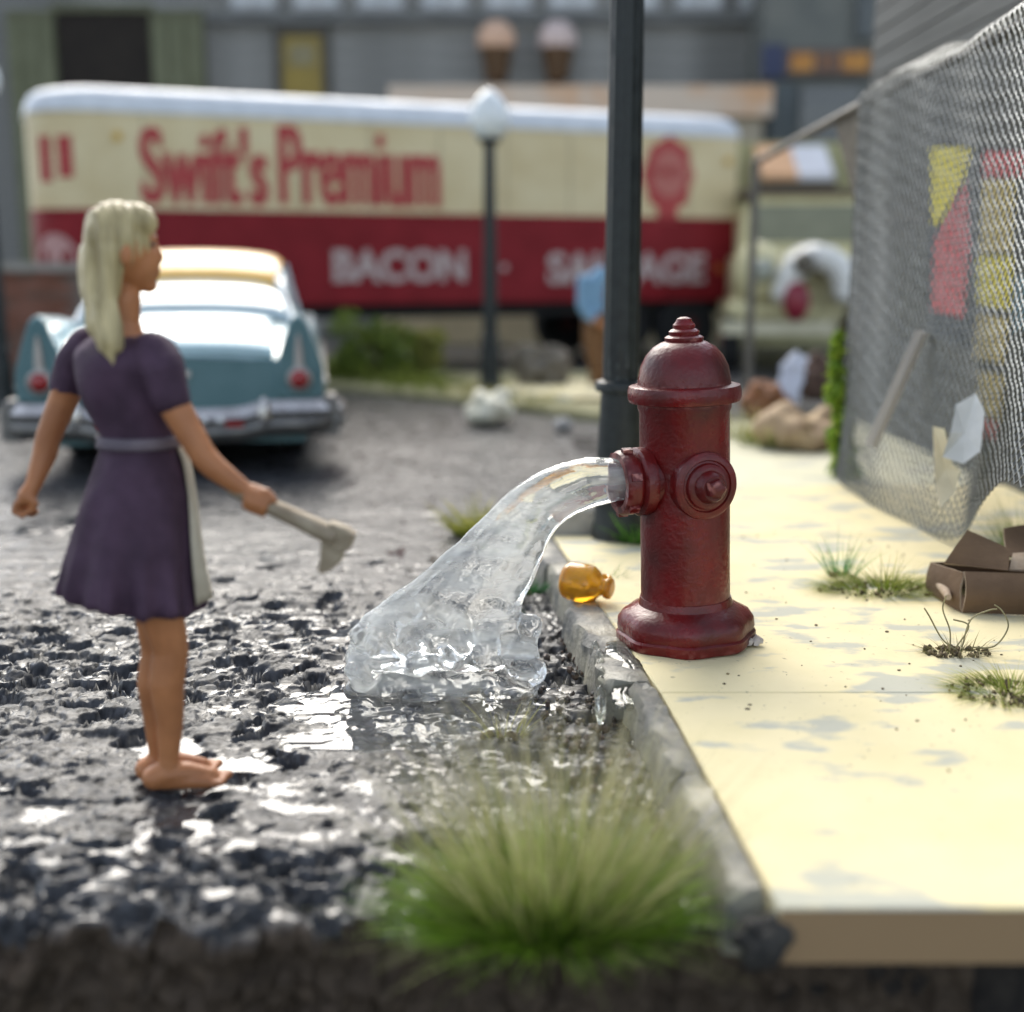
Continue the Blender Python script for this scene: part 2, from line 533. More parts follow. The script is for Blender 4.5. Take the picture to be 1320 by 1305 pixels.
def street_height(X, Y):
    wx = X + 0.05 * (fbm(X * 7, Y * 7, 3) - .5) * 2; wy = Y + 0.05 * (fbm(X * 7, Y * 7, 9) - .5) * 2
    near = 1 - sstep(5.0, 6.3, Y)
    dpu = np.hypot((X + .42) / .36, (Y - 3.60) / .2)
    rough_zone = sstep(.6, 1.1, dpu) * np.clip(np.exp(-((Y - 4.25) / 0.62) ** 2) * (0.45 + 0.9 * fbm(X * 1.6, Y * 1.6, 77)) + 0.85 * (1 - sstep(2.75, 2.98, Y)) + 0.14 * near, 0, 1)
    h = 0.035 * (fbm(X * 1.3, Y * 1.3, 21) - .5)
    # big chunks
    f1, f2, cid = worley(wx / 0.09, wy / 0.095, 4)
    edge = sstep(0.02, 0.15, f2 - f1)
    pit = cid < 0.34 * rough_zone
    hc = np.where(pit, -0.034, (cid - .6) * 0.020 * (0.2 + rough_zone))
    h = h + np.where(pit, hc * edge, hc - 0.02 * (1 - edge) * rough_zone)
    # small chips
    g1, g2, gid = worley(wx / 0.031, wy / 0.034, 8)
    e2 = sstep(0.0, 0.3, g2 - g1)
    pit2 = gid < 0.24 * (rough_zone * .8 + .16 * near)
    h = h + np.where(pit2, -0.02 * e2, (gid - .5) * 0.0065 * (.2 + near * .45 + rough_zone) - 0.006 * (1 - e2) * (.15 + near * .6))
    h = h + 0.0015 * (fbm(X * 60, Y * 60, 31, 3) - .5) * (.4 + near)
    h = h + 0.007 * (fbm(X * 9, Y * 14, 41, 3) - .5)
    # long tool marks pulled across the road
    st = np.maximum(0, fbm(X * 1.2 + 3, Y * 16, 55, 3) - .55)
    h = h + 0.03 * st * (.5 + near)
    wet = np.zeros_like(h)
    # standing water: the big puddle under the splash and smaller ones
    pud = [(-.42, 3.60, .26, .11), (-.28, 3.90, .42, .22), (-.83, 3.36, .16, .05), (-1.05, 3.5, .12, .07), (-.58, 3.10, .13, .035), (-.30, 3.33, .1, .06), (-1.2, 3.05, .1, .06)]
    jx = 0.07 * (fbm(X * 9, Y * 9, 61) - .5) * 2; jy = 0.05 * (fbm(X * 9, Y * 9, 62) - .5) * 2
    for i, (cx, cy, rx, ry) in enumerate(pud):
        d = np.hypot((X + jx - cx) / rx, (Y + jy - cy) / ry)
        h = h - (0.034 if i == 0 else .020 if i == 1 else .014) * (1 - sstep(.5, 1.25, d))
        lev = -0.008 if i == 0 else -.006
        fill = (d < 1.2) & (h < lev)
        h = np.where(fill, lev, h); wet = np.where(fill, 1, wet)
    zone = fbm(X * 15, Y * 17, 71, 2) - .49
    lev = -.004 + .010 * (fbm(X * 2, Y * 2, 81) - .5)
    fill = (zone > 0) & (h < lev) & (h > lev - .020) & (Y < 7)
    h = np.where(fill, lev, h); wet = np.where(fill, 1, wet)
    return h, wet

xs = np.arange(-3.9, 1.02, 0.0078)
ys = [2.5]
while ys[-1] < 11.2: ys.append(ys[-1] + 0.00275 * ys[-1])
ys = np.array(ys)
GX, GY = np.meshgrid(xs, ys)
front = 0.045 * (fbm(xs * 6, xs * 0, 91) - .5) * 2
GY = GY + front[None, :] * (1 - sstep(2.5, 3.1, GY))
H, WET = street_height(GX, GY)
fade = sstep(10.0, 11.1, GY); H = H * (1 - fade) - 0.02 * fade
lf = sstep(-3.2, -3.85, GX)
H = H * (1 - lf) - 0.01 * lf
# raw front face, dropping from the road's edge
nf = 46
FZ = np.linspace(-0.56, -0.012, nf)[:, None] * np.ones_like(xs)[None, :]
FX = np.ones((nf, 1)) * xs[None, :]
w1, w2, wid = worley(FX / 0.06, FZ / 0.05, 14)
FY = GY[0][None, :] - 0.0 + 0.09 * (wid - .6) * sstep(0, .3, w2 - w1) + .05 * (fbm(FX * 14, FZ * 14, 15) - .5) - .012
FZ = FZ + H[0][None, :] * np.linspace(0, 1, nf)[:, None]
VX = np.concatenate([FX, GX]); VY = np.concatenate([FY, GY]); VZ = np.concatenate([FZ, H])
nr, nc = VX.shape
co = np.stack([VX, VY, VZ], -1).reshape(-1, 3).astype(np.float32)
idx = np.arange(nr * nc).reshape(nr, nc)
quads = np.stack([idx[:-1, :-1], idx[:-1, 1:], idx[1:, 1:], idx[1:, :-1]], -1).reshape(-1, 4)
me = bpy.data.meshes.new('street')
me.vertices.add(len(co)); me.vertices.foreach_set('co', co.ravel())
me.loops.add(quads.size); me.loops.foreach_set('vertex_index', quads.ravel().astype(np.int32))
me.polygons.add(len(quads)); me.polygons.foreach_set('loop_start', np.arange(0, quads.size, 4, dtype=np.int32))
me.polygons.foreach_set('loop_total', np.full(len(quads), 4, np.int32))
me.update(calc_edges=True); me.validate()
ca = me.color_attributes.new('Col', 'FLOAT_COLOR', 'POINT')
cd = np.zeros((nr, nc, 4), np.float32); cd[..., 3] = 1
cd[nf:, :, 0] = WET; cd[:nf, :, 1] = 1
ca.data.foreach_set('color', cd.ravel())
me.materials.append(M_ASPH)
street = link('street', me, None, 0, kind='structure')
me.polygons.foreach_set('use_smooth', [True] * len(me.polygons))
def street_z(x, y):
    h, w = street_height(np.array([[x]]), np.array([[y]]))
    return float(h[0, 0])
def street_low(x, y, r=0.08):
    a, b = np.meshgrid(np.linspace(x - r, x + r, 9), np.linspace(y - r, y + r, 9))
    return float(street_height(a, b)[0].min())
def street_top(x, y, r=0.05):
    a, b = np.meshgrid(np.linspace(x - r, x + r, 9), np.linspace(y - r, y + r, 9))
    return float(street_height(a, b)[0].max())
# road left of and beyond the crumbled stretch
fr = MB()
fr.add([(-14, 2.5, -0.012), (-3.7, 2.5, -0.012), (-3.7, 11.4, -0.012), (-14, 11.4, -0.012)], [(0, 1, 2, 3)])
fr.add([(-14, 10.9, -0.024), (8, 10.9, -0.024), (8, 19, -0.024), (-14, 19, -0.024)], [(0, 1, 2, 3)])
fr.build('road', M_ASPH, None, 0, kind='structure')

# ---- sidewalk: cream slabs with grey weather stains
SW = 0.13
KERB = [(2.30, .545), (3.0, .50), (3.63, .455), (4.3, .375), (5.0, .29), (5.88, .195)]   # (y, x) of the slabs' street side
def kerb_x(y):
    return float(np.interp(y, [k[0] for k in KERB], [k[1] for k in KERB]))
def slab_mat(name, base, stain, amount):
    m = bpy.data.materials.new(name); m.use_nodes = True
    nt = m.node_tree; p = nt.nodes['Principled BSDF']
    tc = nt.nodes.new('ShaderNodeTexCoord')
    def nz(s, d, stretch=None):
        n = nt.nodes.new('ShaderNodeTexNoise'); n.inputs['Scale'].default_value = s; n.inputs['Detail'].default_value = d
        if stretch:
            mp = nt.nodes.new('ShaderNodeMapping'); mp.inputs['Scale'].default_value = stretch
            nt.links.new(tc.outputs['Object'], mp.inputs[0]); nt.links.new(mp.outputs[0], n.inputs['Vector'])
        else: nt.links.new(tc.outputs['Object'], n.inputs['Vector'])
        return n
    def ramp(n, a, b, ca, cb):
        r = nt.nodes.new('ShaderNodeValToRGB')
        r.color_ramp.elements[0].position = a; r.color_ramp.elements[1].position = b
        r.color_ramp.elements[0].color = (*ca, 1); r.color_ramp.elements[1].color = (*cb, 1)
        nt.links.new(n.outputs['Fac'], r.inputs[0]); return r
    b0 = ramp(nz(5, 6), .35, .7, base, tuple(x * y for x, y in zip(base, (.93, .93, .88))))
    s1 = ramp(nz(3.2, 7, (1, 1.9, 1)), amount, amount + .07, (0, 0, 0), (1, 1, 1))
    mx = nt.nodes.new('ShaderNodeMix'); mx.data_type = 'RGBA'
    ml = nt.nodes.new('ShaderNodeMath'); ml.operation = 'MULTIPLY'; ml.inputs[1].default_value = .7
    nt.links.new(s1.outputs[0], ml.inputs[0]); nt.links.new(ml.outputs[0], mx.inputs['Factor'])
    nt.links.new(b0.outputs[0], mx.inputs['A']); mx.inputs['B'].default_value = (*stain, 1)
    s2 = ramp(nz(38, 5), .665, .71, (0, 0, 0), (.6, .6, .6))
    mx2 = nt.nodes.new('ShaderNodeMix'); mx2.data_type = 'RGBA'
    nt.links.new(s2.outputs[0], mx2.inputs['Factor']); nt.links.new(mx.outputs['Result'], mx2.inputs['A']); mx2.inputs['B'].default_value = (.2, .17, .11, 1)
    # the slabs' unpainted brown edges
    g = nt.nodes.new('ShaderNodeNewGeometry'); sx = nt.nodes.new('ShaderNodeSeparateXYZ')
    nt.links.new(g.outputs['True Normal'], sx.inputs[0])
    gt = nt.nodes.new('ShaderNodeMath'); gt.operation = 'LESS_THAN'; gt.inputs[1].default_value = -.8
    nt.links.new(sx.outputs['Y'], gt.inputs[0])
    mx3 = nt.nodes.new('ShaderNodeMix'); mx3.data_type = 'RGBA'
    nt.links.new(gt.outputs[0], mx3.inputs['Factor']); nt.links.new(mx2.outputs['Result'], mx3.inputs['A']); mx3.inputs['B'].default_value = (.29, .19, .095, 1)
    nt.links.new(mx3.outputs['Result'], p.inputs['Base Color'])
    p.inputs['Roughness'].default_value = .75
    bz = nz(45, 6); bp = nt.nodes.new('ShaderNodeBump'); bp.inputs['Strength'].default_value = .32; bp.inputs['Distance'].default_value = .006
    nt.links.new(bz.outputs['Fac'], bp.inputs['Height']); nt.links.new(bp.outputs[0], p.inputs['Normal'])
    return m
M_SLAB = slab_mat('cream_slab', (0.74, 0.645, 0.385), (0.33, 0.36, 0.34), .525)
M_SLABF = slab_mat('weathered_slab', (0.62, 0.60, 0.44), (0.42, 0.42, 0.36), .55)
sidewalk = thing('sidewalk', 'cream concrete sidewalk of broad slabs under the red hydrant', 'sidewalk')
del sidewalk['category']; sidewalk['kind'] = 'structure'
def slab(y0, y1, xl, xr, m, dz=0.0, n=6):
    ys_ = np.linspace(y0, y1, n)
    left = [(xl(y) if callable(xl) else xl, y) for y in ys_]
    poly = [(xr, y0), (xr, y1)] + left[::-1]
    if left[0][0] == xr: poly = poly
    b = MB().prism(poly, SW - .125, SW + dz, bev=.005)
    return b.build('slab', m, sidewalk, 30)
kx = lambda y: kerb_x(y) + .004
slab(2.33, 3.628, kx, 3.6, M_SLAB)
slab(3.632, 5.88, kx, 3.6, M_SLAB, -.001)
slab(5.885, 7.28, .78, 3.6, M_SLAB, -.002)
slab(7.287, 10.4, 1.15, 3.6, M_SLABF, -.012)
MB().box(.5, 3.55, 2.52, 10.3, -.6, SW - .127).build('bed', mat('bed', (.012, .010, .009), (.03, .025, .02), 20, .95, bump=.8), sidewalk, 0)

# ---- kerb stones
kerb = thing('kerb', 'grey worn kerb stones along the cream sidewalk', 'kerb')
del kerb['category']; kerb['kind'] = 'structure'
M_KERB = mat('kerb_stone', (0.42, 0.39, 0.30), (0.13, 0.13, 0.12), 6, .3, .8, bump=.7, bscale=50, thr=(.3, .6), detail=8)
def kerb_stone(y0, y1, w=.095, top=SW - .002, dx=0.0, seed=0, tilt=0.0):
    n = max(6, int((y1 - y0) / .035)); rings = []
    rng = np.random.RandomState(seed)
    for i in range(n + 1):
        t = i / n; y = y0 + (y1 - y0) * t
        x1 = kerb_x(y) - .002 + dx; x0 = x1 - w
        e = min(t, 1 - t) * (y1 - y0); r = .012 if e > .02 else .024
        prof = [(x1, -.03), (x1, top - r * .6), (x1 - r * .6, top), (x0 + w * .5, top), (x0 + r * 1.2, top), (x0, top - r * 1.2), (x0 - .006, top * .5), (x0 - .012, -.03)]
        jit = lambda s: rng.normal() * s
        ring = []
        for k, (x, z) in enumerate(prof):
            j = 0.0 if k in (0, 1) else .0035
            if k in (4, 5, 6): j = .006
            ring.append(Vector((x + jit(j), y + jit(.002), z + (jit(j) if k > 1 else 0) + tilt * (t - .5))))
        rings.append(ring)
    return MB().loft(rings).build('kerb_stone', M_KERB, kerb, 50)
kerb_stone(2.42, 3.02, seed=1, w=.075, top=SW - .004)
kerb_stone(3.03, 3.72, seed=2, w=.08, top=SW - .003)
kerb_stone(3.74, 4.58, w=.135, seed=3, top=SW + .004, tilt=.012)
kerb_stone(4.60, 5.3, seed=4)
kerb_stone(5.31, 5.9, seed=5, w=.12)
# far corner stone, seen behind the jet
c = at_z(752, 694, SW)
b = MB(); b.prism([(.17, 5.91), (.73, 5.91), (.74, 6.12), (.45, 6.16), (.19, 6.08)], -.05, SW + .13, bev=.02)
b.build('kerb_stone', mat('corner_stone', (.46, .43, .36), (.33, .31, .26), 7, .8, bump=.5), kerb, 30)

# ================================================================== HYDRANT
M_RED = mat('hydrant_paint', (0.165, 0.006, 0.007), (0.042, 0.005, 0.004), 6, .2, .42, bump=.3, bscale=55, thr=(.3, .75), wear=((.34, .13, .11), .552))
HY = Vector((.608, 4.18, SW))
hyd = thing('fire_hydrant', 'dark red fire hydrant gushing water onto the street', 'hydrant', HY, 0, tilt=(0, R(-1.8)))
b = MB().lathe([(.228, 0), (.236, .01), (.236, .035), (.228, .042), (.232, .055), (.229, .085), (.212, .11), (.18, .125), (.163, .135), (.157, .16)], 48)
for i, v in enumerate(b.v):         # the foot is a softened octagon
    a = math.atan2(v[1], v[0]); r = math.hypot(v[0], v[1])
    k = 1 + .03 * math.cos(8 * a + .6) * (1 if r > .19 else 0)
    b.v[i] = (v[0] * k, v[1] * k, v[2])
foot = b.build('base_flange', M_RED, hyd, 40)
MB().lathe([(.154, .14), (.153, .3), (.153, .6), (.152, .80), (.158, .815), (.158, .835)], 48).build('barrel', M_RED, hyd, 40)
MB().lathe([(.165, .833), (.186, .838), (.191, .85), (.191, .875), (.186, .89), (.168, .895)], 48, wob=.006).build('bonnet_flange', M_RED, hyd, 40)
dome = MB().lathe([(.157, .893), (.155, .915), (.147, .955), (.130, .99), (.105, 1.018), (.078, 1.034), (.062, 1.04)], 48).build('bonnet', M_RED, hyd, 50)
MB().lathe([(.064, 1.036), (.066, 1.05), (.058, 1.056), (.050, 1.058), (.052, 1.07), (.044, 1.077), (.037, 1.08), (.038, 1.092), (.03, 1.1), (.024, 1.112), (.012, 1.118)], 28).build('operating_nut', M_RED, dome, 35)
def axis_mat(p, d):
    return Matrix.Translation(p) @ Vector(d).normalized().to_track_quat('Z', 'Y').to_matrix().to_4x4()
ND = Vector((-.955, -.295, 0)); ZN = .575
cd_ = Vector((.32, -.95, 0)).normalized()
noz = MB().lathe([(.10, .06), (.10, .135), (.113, .14), (.116, .152), (.116, .178), (.108, .186), (.100, .190), (.106, .196), (.110, .206), (.110, .236), (.102, .248), (.082, .25), (.078, .235), (.07, .2)], 40, axis_mat((0, 0, ZN), ND)).build('hose_outlet', M_RED, hyd, 35)
for k in range(6):      # grip lugs round the outlet ring
    a = k * math.pi / 3 + .3
    Mx = axis_mat((0, 0, ZN), ND) @ Matrix.Rotation(a, 4, 'Z')
    MB().box(.108, .121, -.012, .012, .204, .238, Mx).build('lug', M_RED, noz, 30)
cap = MB().lathe([(.112, .11), (.114, .150), (.112, .160), (.104, .166), (.088, .168), (.084, .163), (.078, .165), (.074, .178), (.062, .186), (.055, .186), (.052, .194), (.047, .212), (.04, .218)], 40, axis_mat((0, 0, ZN - .005), cd_)).build('outlet_cap', M_RED, hyd, 35)
MB().lathe([(.036, .215), (.034, .238), (.026, .246), (.012, .25)], 5, axis_mat((0, 0, ZN - .005), cd_)).build('cap_nut', M_RED, cap, 20)
# crumb of plaster stuck to the foot's right corner
pl = crumbs(7, .03, (.014, .03), 5, (.222, -.075, 0.0))
pl.build('plaster_crumb', mat('plaster', (.5, .45, .4), (.35, .3, .25), 20, .9), hyd, 40, kind='stuff')

# ================================================================== WATER
def water_mat():
    m = bpy.data.materials.new('water'); m.use_nodes = True
    nt = m.node_tree; p = nt.nodes['Principled BSDF']
    p.inputs['Base Color'].default_value = (.97, .985, .98, 1)
    p.inputs['Transmission Weight'].default_value = 1.0
    p.inputs['Roughness'].default_value = .02
    p.inputs['IOR'].default_value = 1.42
    tc = nt.nodes.new('ShaderNodeTexCoord')
    mp = nt.nodes.new('ShaderNodeMapping'); mp.inputs['Scale'].default_value = (1, 1, 1)
    n = nt.nodes.new('ShaderNodeTexNoise'); n.inputs['Scale'].default_value = 22; n.inputs['Detail'].default_value = 3
    nt.links.new(tc.outputs['Object'], mp.inputs[0]); nt.links.new(mp.outputs[0], n.inputs['Vector'])
    bp = nt.nodes.new('ShaderNodeBump'); bp.inputs['Strength'].default_value = .10; bp.inputs['Distance'].default_value = .02
    nt.links.new(n.outputs['Fac'], bp.inputs['Height']); nt.links.new(bp.outputs[0], p.inputs['Normal'])
    # faintly milky: entrained air
    d = nt.nodes.new('ShaderNodeBsdfDiffuse'); d.inputs[0].default_value = (.86, .88, .86, 1)
    t = nt.nodes.new('ShaderNodeBsdfTranslucent'); t.inputs[0].default_value = (.9, .92, .9, 1)
    ad = nt.nodes.new('ShaderNodeMixShader'); ad.inputs[0].default_value = .5
    nt.links.new(d.outputs[0], ad.inputs[1]); nt.links.new(t.outputs[0], ad.inputs[2])
    n2 = nt.nodes.new('ShaderNodeTexNoise'); n2.inputs['Scale'].default_value = 9; n2.inputs['Detail'].default_value = 4
    m2 = nt.nodes.new('ShaderNodeMapping'); m2.inputs['Rotation'].default_value = (0, R(48), 0); m2.inputs['Scale'].default_value = (.45, 1, 1.8)
    nt.links.new(tc.outputs['Object'], m2.inputs[0]); nt.links.new(m2.outputs[0], n2.inputs['Vector'])
    mr = nt.nodes.new('ShaderNodeMapRange'); mr.inputs['From Min'].default_value = .38; mr.inputs['From Max'].default_value = .7
    mr.inputs['To Min'].default_value = .06; mr.inputs['To Max'].default_value = .55
    nt.links.new(n2.outputs['Fac'], mr.inputs['Value'])
    mx = nt.nodes.new('ShaderNodeMixShader')
    nt.links.new(mr.outputs[0], mx.inputs[0]); nt.links.new(p.outputs[0], mx.inputs[1]); nt.links.new(ad.outputs[0], mx.inputs[2])
    nt.links.new(mx.outputs[0], nt.nodes['Material Output'].inputs[0])
    return m
M_WATER = water_mat()
wroot = thing('water_jet', 'clear gush of water arching from hydrant outlet into a splash', 'water')
b = MB()
p_out = HY + Vector((0, 0, ZN)) + ND * .225
YW = p_out.y
top = [(812, 596), (792, 592), (755, 592), (715, 602), (680, 618), (645, 645), (612, 678), (575, 714), (535, 748), (500, 775), (470, 800), (455, 825), (450, 850)]
bot = [(812, 643), (792, 647), (762, 655), (735, 668), (712, 692), (700, 722), (688, 750), (676, 772), (672, 792), (676, 812), (680, 826), (684, 840), (688, 852)]
yoff = [.005, 0, 0, -.01, -.02, -.03, -.05, -.06, -.07, -.08, -.09, -.09, -.09]
T = catmull([(*t, y) for t, y in zip(top, yoff)], 5); Bm = catmull([(*t, y) for t, y in zip(bot, yoff)], 5)
rings = []
for i, (t, u) in enumerate(zip(T, Bm)):
    a = at_y(t[0], t[1], YW + t[2]); c = at_y(u[0], u[1], YW + u[2])
    mid = (a + c) / 2; h = (a - c) / 2
    q = i / (len(T) - 1)
    dep = .066 + .09 * q ** 1.6
    ring = []
    for k in range(28):
        an = 2 * math.pi * k / 28
        rr = 1 + .045 * math.sin(5 * an + q * 3) + .035 * math.sin(9 * an - q * 5)
        ring.append(mid + h * math.cos(an) * rr + Vector((0, 1, 0)) * dep * math.sin(an) * rr)
    rings.append(ring)
b.loft(rings)
# splash mound
rnd = random.Random(4)
def pz(px, py): return at_z(px, py, .02)
for (px, py, r) in ((490, 868, .09), (540, 870, .11), (590, 872, .12), (640, 872, .10), (465, 868, .06), (560, 860, .11), (610, 862, .10)):
    g0 = pz(px, py)
    b.ell((g0.x + .03, YW - .06 + rnd.uniform(-.04, .04), .0), (r * 1.1, r * .95, r * .8), 20, 12)
for k in range(30):                     # ragged foot running out over the road
    a = 2 * math.pi * k / 30; rr = 1 + rnd.uniform(-.18, .25)
    b.ell((-.215 + .235 * rr * math.cos(a), YW - .05 + .10 * rr * math.sin(a), -.008), (.07, .05, .022 + rnd.uniform(0, .02)), 14, 8)
b.ell((-.215, YW - .05, -.006), (.26, .13, .045), 24, 8)
for i in range(30):
    px = rnd.uniform(475, 690); g0 = pz(px, 860)
    r = rnd.uniform(.03, .06)
    b.ell((g0.x, YW - .07 + rnd.uniform(-.09, .07), rnd.uniform(.01, .09)), r, 12, 8)
g0 = at_y(681, 812, YW - .10)
b.ell(g0, (.055, .05, .058), 18, 12); b.ell(g0 + Vector((-.03, 0, -.06)), (.07, .07, .07), 16, 10)
def wdisp(co):
    q = (vnoise(co[:, 0] * 19 + co[:, 1] * 9, co[:, 2] * 19, 5) - .5) * .020 + (vnoise(co[:, 0] * 60, co[:, 2] * 60 + co[:, 1] * 50, 6) - .5) * .003
    lowz = 1 - sstep(.16, .3, co[:, 2])
    return (q * (.25 + lowz * 1.3)).astype(np.float32)
me = remesh(b, .0085, 3, wdisp); me.materials.append(M_WATER)
link('jet', me, wroot, 0)
me.polygons.foreach_set('use_smooth', [True] * len(me.polygons))
def clear_mat(name, colr, rough, ior=1.33):
    m = bpy.data.materials.new(name); m.use_nodes = True
    p = m.node_tree.nodes['Principled BSDF']
    p.inputs['Base Color'].default_value = (*colr, 1); p.inputs['Transmission Weight'].default_value = 1
    p.inputs['Roughness'].default_value = rough; p.inputs['IOR'].default_value = ior
    return m
# drip running over the kerb stone
dm = MB()
for i in range(15):
    t = i / 14
    y = 4.12 - .5 * t; x = kerb_x(y) - .03 - .10 * (t > .3) * (t - .3)
    dm.ell((x - .02 * math.sin(t * 9), y, SW - .004 - .05 * max(0, t - .35)), (.05 - .012 * t, .05, .012), 12, 8)
    if i % 2: dm.ell((x - .085, y, SW - .02 - .05 * t), (.02, .035, .05), 10, 8)
me = remesh(dm, .007, 4); me.materials.append(M_WATER if False else MATS.setdefault('clear', clear_mat('clear_water_film', (.9, .93, .9), .03)))
link('kerb_film', me, wroot, 0); me.polygons.foreach_set('use_smooth', [True] * len(me.polygons))

# ================================================================== AMBER JUG
M_AMBER = mat('amber_glass', (.80, .42, .03), (.72, .34, .02), 10, .08, trans=.55, ior=1.45)
jp = at_z(757, 779, SW)
jug = thing('jug', 'amber glass jug lying on the cream sidewalk beside the hydrant', 'jug', (jp.x, jp.y + .05, SW))
JD = Vector((.88, -.42, -.08)); JM = axis_mat((-.085, .03, .078), JD)
MB().lathe([(.02, -.004), (.06, 0), (.072, .012), (.076, .03), (.077, .09), (.073, .115), (.06, .135), (.04, .150), (.033, .16), (.031, .172)], 32, JM).build('body', M_AMBER, jug, 60)
MB().lathe([(.031, .170), (.040, .174), (.043, .185), (.040, .196), (.031, .20), (.020, .20)], 24, JM).build('neck', M_AMBER, jug, 60)
hp = [JM @ Vector((.03 + .045 * math.sin(t * math.pi), 0, .178 - .075 * t)) + Vector((0, 0, .03)) for t in [i / 8 for i in range(9)]]
hb = MB().tube([JM @ Vector((.034 + .05 * math.sin(math.pi * t), .02, .178 - .07 * t)) for t in [i / 10 for i in range(11)]], .011, 10)
hb.build('handle', M_AMBER, jug, 60)

# ================================================================== CARDBOARD BOX
M_CARD = mat('cardboard', (.15, .093, .052), (.10, .06, .033), 6, .85, bump=.25, bscale=40)
M_CARDL = mat('cardboard_torn_edge', (.42, .33, .24), (.3, .22, .15), 20, .9, bump=.3)
bp_ = at_z(1240, 790, SW)
box = thing('cardboard_box', 'crushed brown cardboard box with a raised flap by the fence', 'box', (bp_.x, bp_.y, SW))
def sheet(P, nx_, ny_, th, bulge, name, m=M_CARD, seed=1):
    """bent sheet of card over four corners (local), with real thickness"""
    A, B, C, D = [Vector(p) for p in P]
    n = (B - A).cross(D - A).normalized(); rng = np.random.RandomState(seed)
    top_, bot_ = [], []
    for j in range(ny_ + 1):
        for i in range(nx_ + 1):
            u, v = i / nx_, j / ny_
            p = (A * (1 - u) + B * u) * (1 - v) + (D * (1 - u) + C * u) * v
            p = p + n * (bulge * math.sin(math.pi * v) + bulge * .4 * math.sin(math.pi * u) + rng.normal() * .0012)
            top_.append(p + n * th / 2); bot_.append(p - n * th / 2)
    W = nx_ + 1; N = len(top_); fs = []
    for j in range(ny_):
        for i in range(nx_):
            a = j * W + i
            fs.append((a, a + 1, a + W + 1, a + W)); fs.append((N + a, N + a + W, N + a + W + 1, N + a + 1))
    edge = [i for i in range(W)] + [j * W + nx_ for j in range(1, ny_ + 1)] + [ny_ * W + i for i in range(nx_ - 1, -1, -1)] + [j * W for j in range(ny_ - 1, 0, -1)]
    for k in range(len(edge)):
        a, c = edge[k], edge[(k + 1) % len(edge)]
        fs.append((a, N + a, N + c, c))
    o = MB().add(top_ + bot_, fs).build(name, m, box, 30)
    o.data.materials.append(M_CARDL)
    ne = len(edge)
    for k in range(len(fs) - ne, len(fs)): o.data.polygons[k].material_index = 1
    return o
sheet([(.0, 0, .0), (.62, -.07, .0), (.62, -.05, .15), (.01, .035, .152)], 14, 10, .008, .042, 'front_panel')
sheet([(0, .0, 0), (-.03, .3, 0), (-.02, .31, .12), (.012, .035, .146)][::-1], 6, 6, .008, .012, 'side_panel', seed=2)
sheet([(-.03, .31, 0), (.62, .36, 0), (.62, .36, .13), (-.02, .31, .12)][::-1], 6, 6, .008, .008, 'back_panel', seed=3)
sheet([(-.045, .10, .165), (.17, .02, .158), (.215, .13, .215), (.055, .15, .285)], 8, 8, .008, .010, 'flap', seed=4)
sheet([(.19, .06, .15), (.6, -.03, .152), (.64, .12, .20), (.24, .16, .19)], 8, 6, .008, .012, 'flap', M_CARDL, seed=5)
sheet([(.24, .20, .17), (.62, .25, .16), (.62, .40, .30), (.27, .34, .25)], 8, 6, .008, -.012, 'flap', seed=6)
rl = MB().tube([(-.045 + .0, .03, .052), (-.03, .10, .055), (-.02, .2, .056)], [.012, .018, .015], 12); rl.build('rolled_edge', M_CARDL, box, 40)
sheet([(0, .0, .004), (.62, -.06, .004), (.62, .36, .004), (-.03, .31, .004)], 6, 6, .006, 0, 'bottom_panel', seed=7)

# ================================================================== GRASS TUFT in front
tp = at_z(712, 1192, 0)
tuft = thing('grass_tuft', 'large bushy green grass tuft with straw tips at the road edge', 'grass tuft', (tp.x, tp.y + .03, -.03))
gb = blades(2000, .19, (.12, .29), 1.15, (.03, .09, .004), (.12, .26, .012), .0075, .6, 11, ell=(1.2, .62), ctop=(.24, .36, .04), cv=.6, lean=(-.08, 0))
blades(900, .15, (.10, .24), .8, (.05, .13, .006), (.20, .34, .02), .006, .5, 15, ell=(1.3, .7), ctop=(.3, .42, .06), cv=.5, lean=(-.05, -.1), MBin=gb)
gb.build('green_blades', M_GRASS, tuft, 0, kind='stuff')
gb = blades(900, .18, (.28, .54), .5, (.05, .12, .01), (.26, .28, .08), .0042, .3, 12, ell=(1.1, .7), ctop=(.74, .66, .42), cv=.25, lean=(.03, 0))
gb.build('straw_blades', M_GRASS, tuft, 0, kind='stuff')
gb = blades(160, .24, (.2, .36), 1.6, (.06, .12, .01), (.22, .28, .06), .004, .8, 13, ell=(1.2, .6), ctop=(.4, .4, .18), cv=.3, lean=(-.15, -.1))
gb.build('splayed_blades', M_GRASS, tuft, 0, kind='stuff')
crumbs(60, .24, (.012, .03), 3, (0, 0, .02), (1.2, .7)).build('soil', M_SOIL, tuft, 40, kind='stuff')

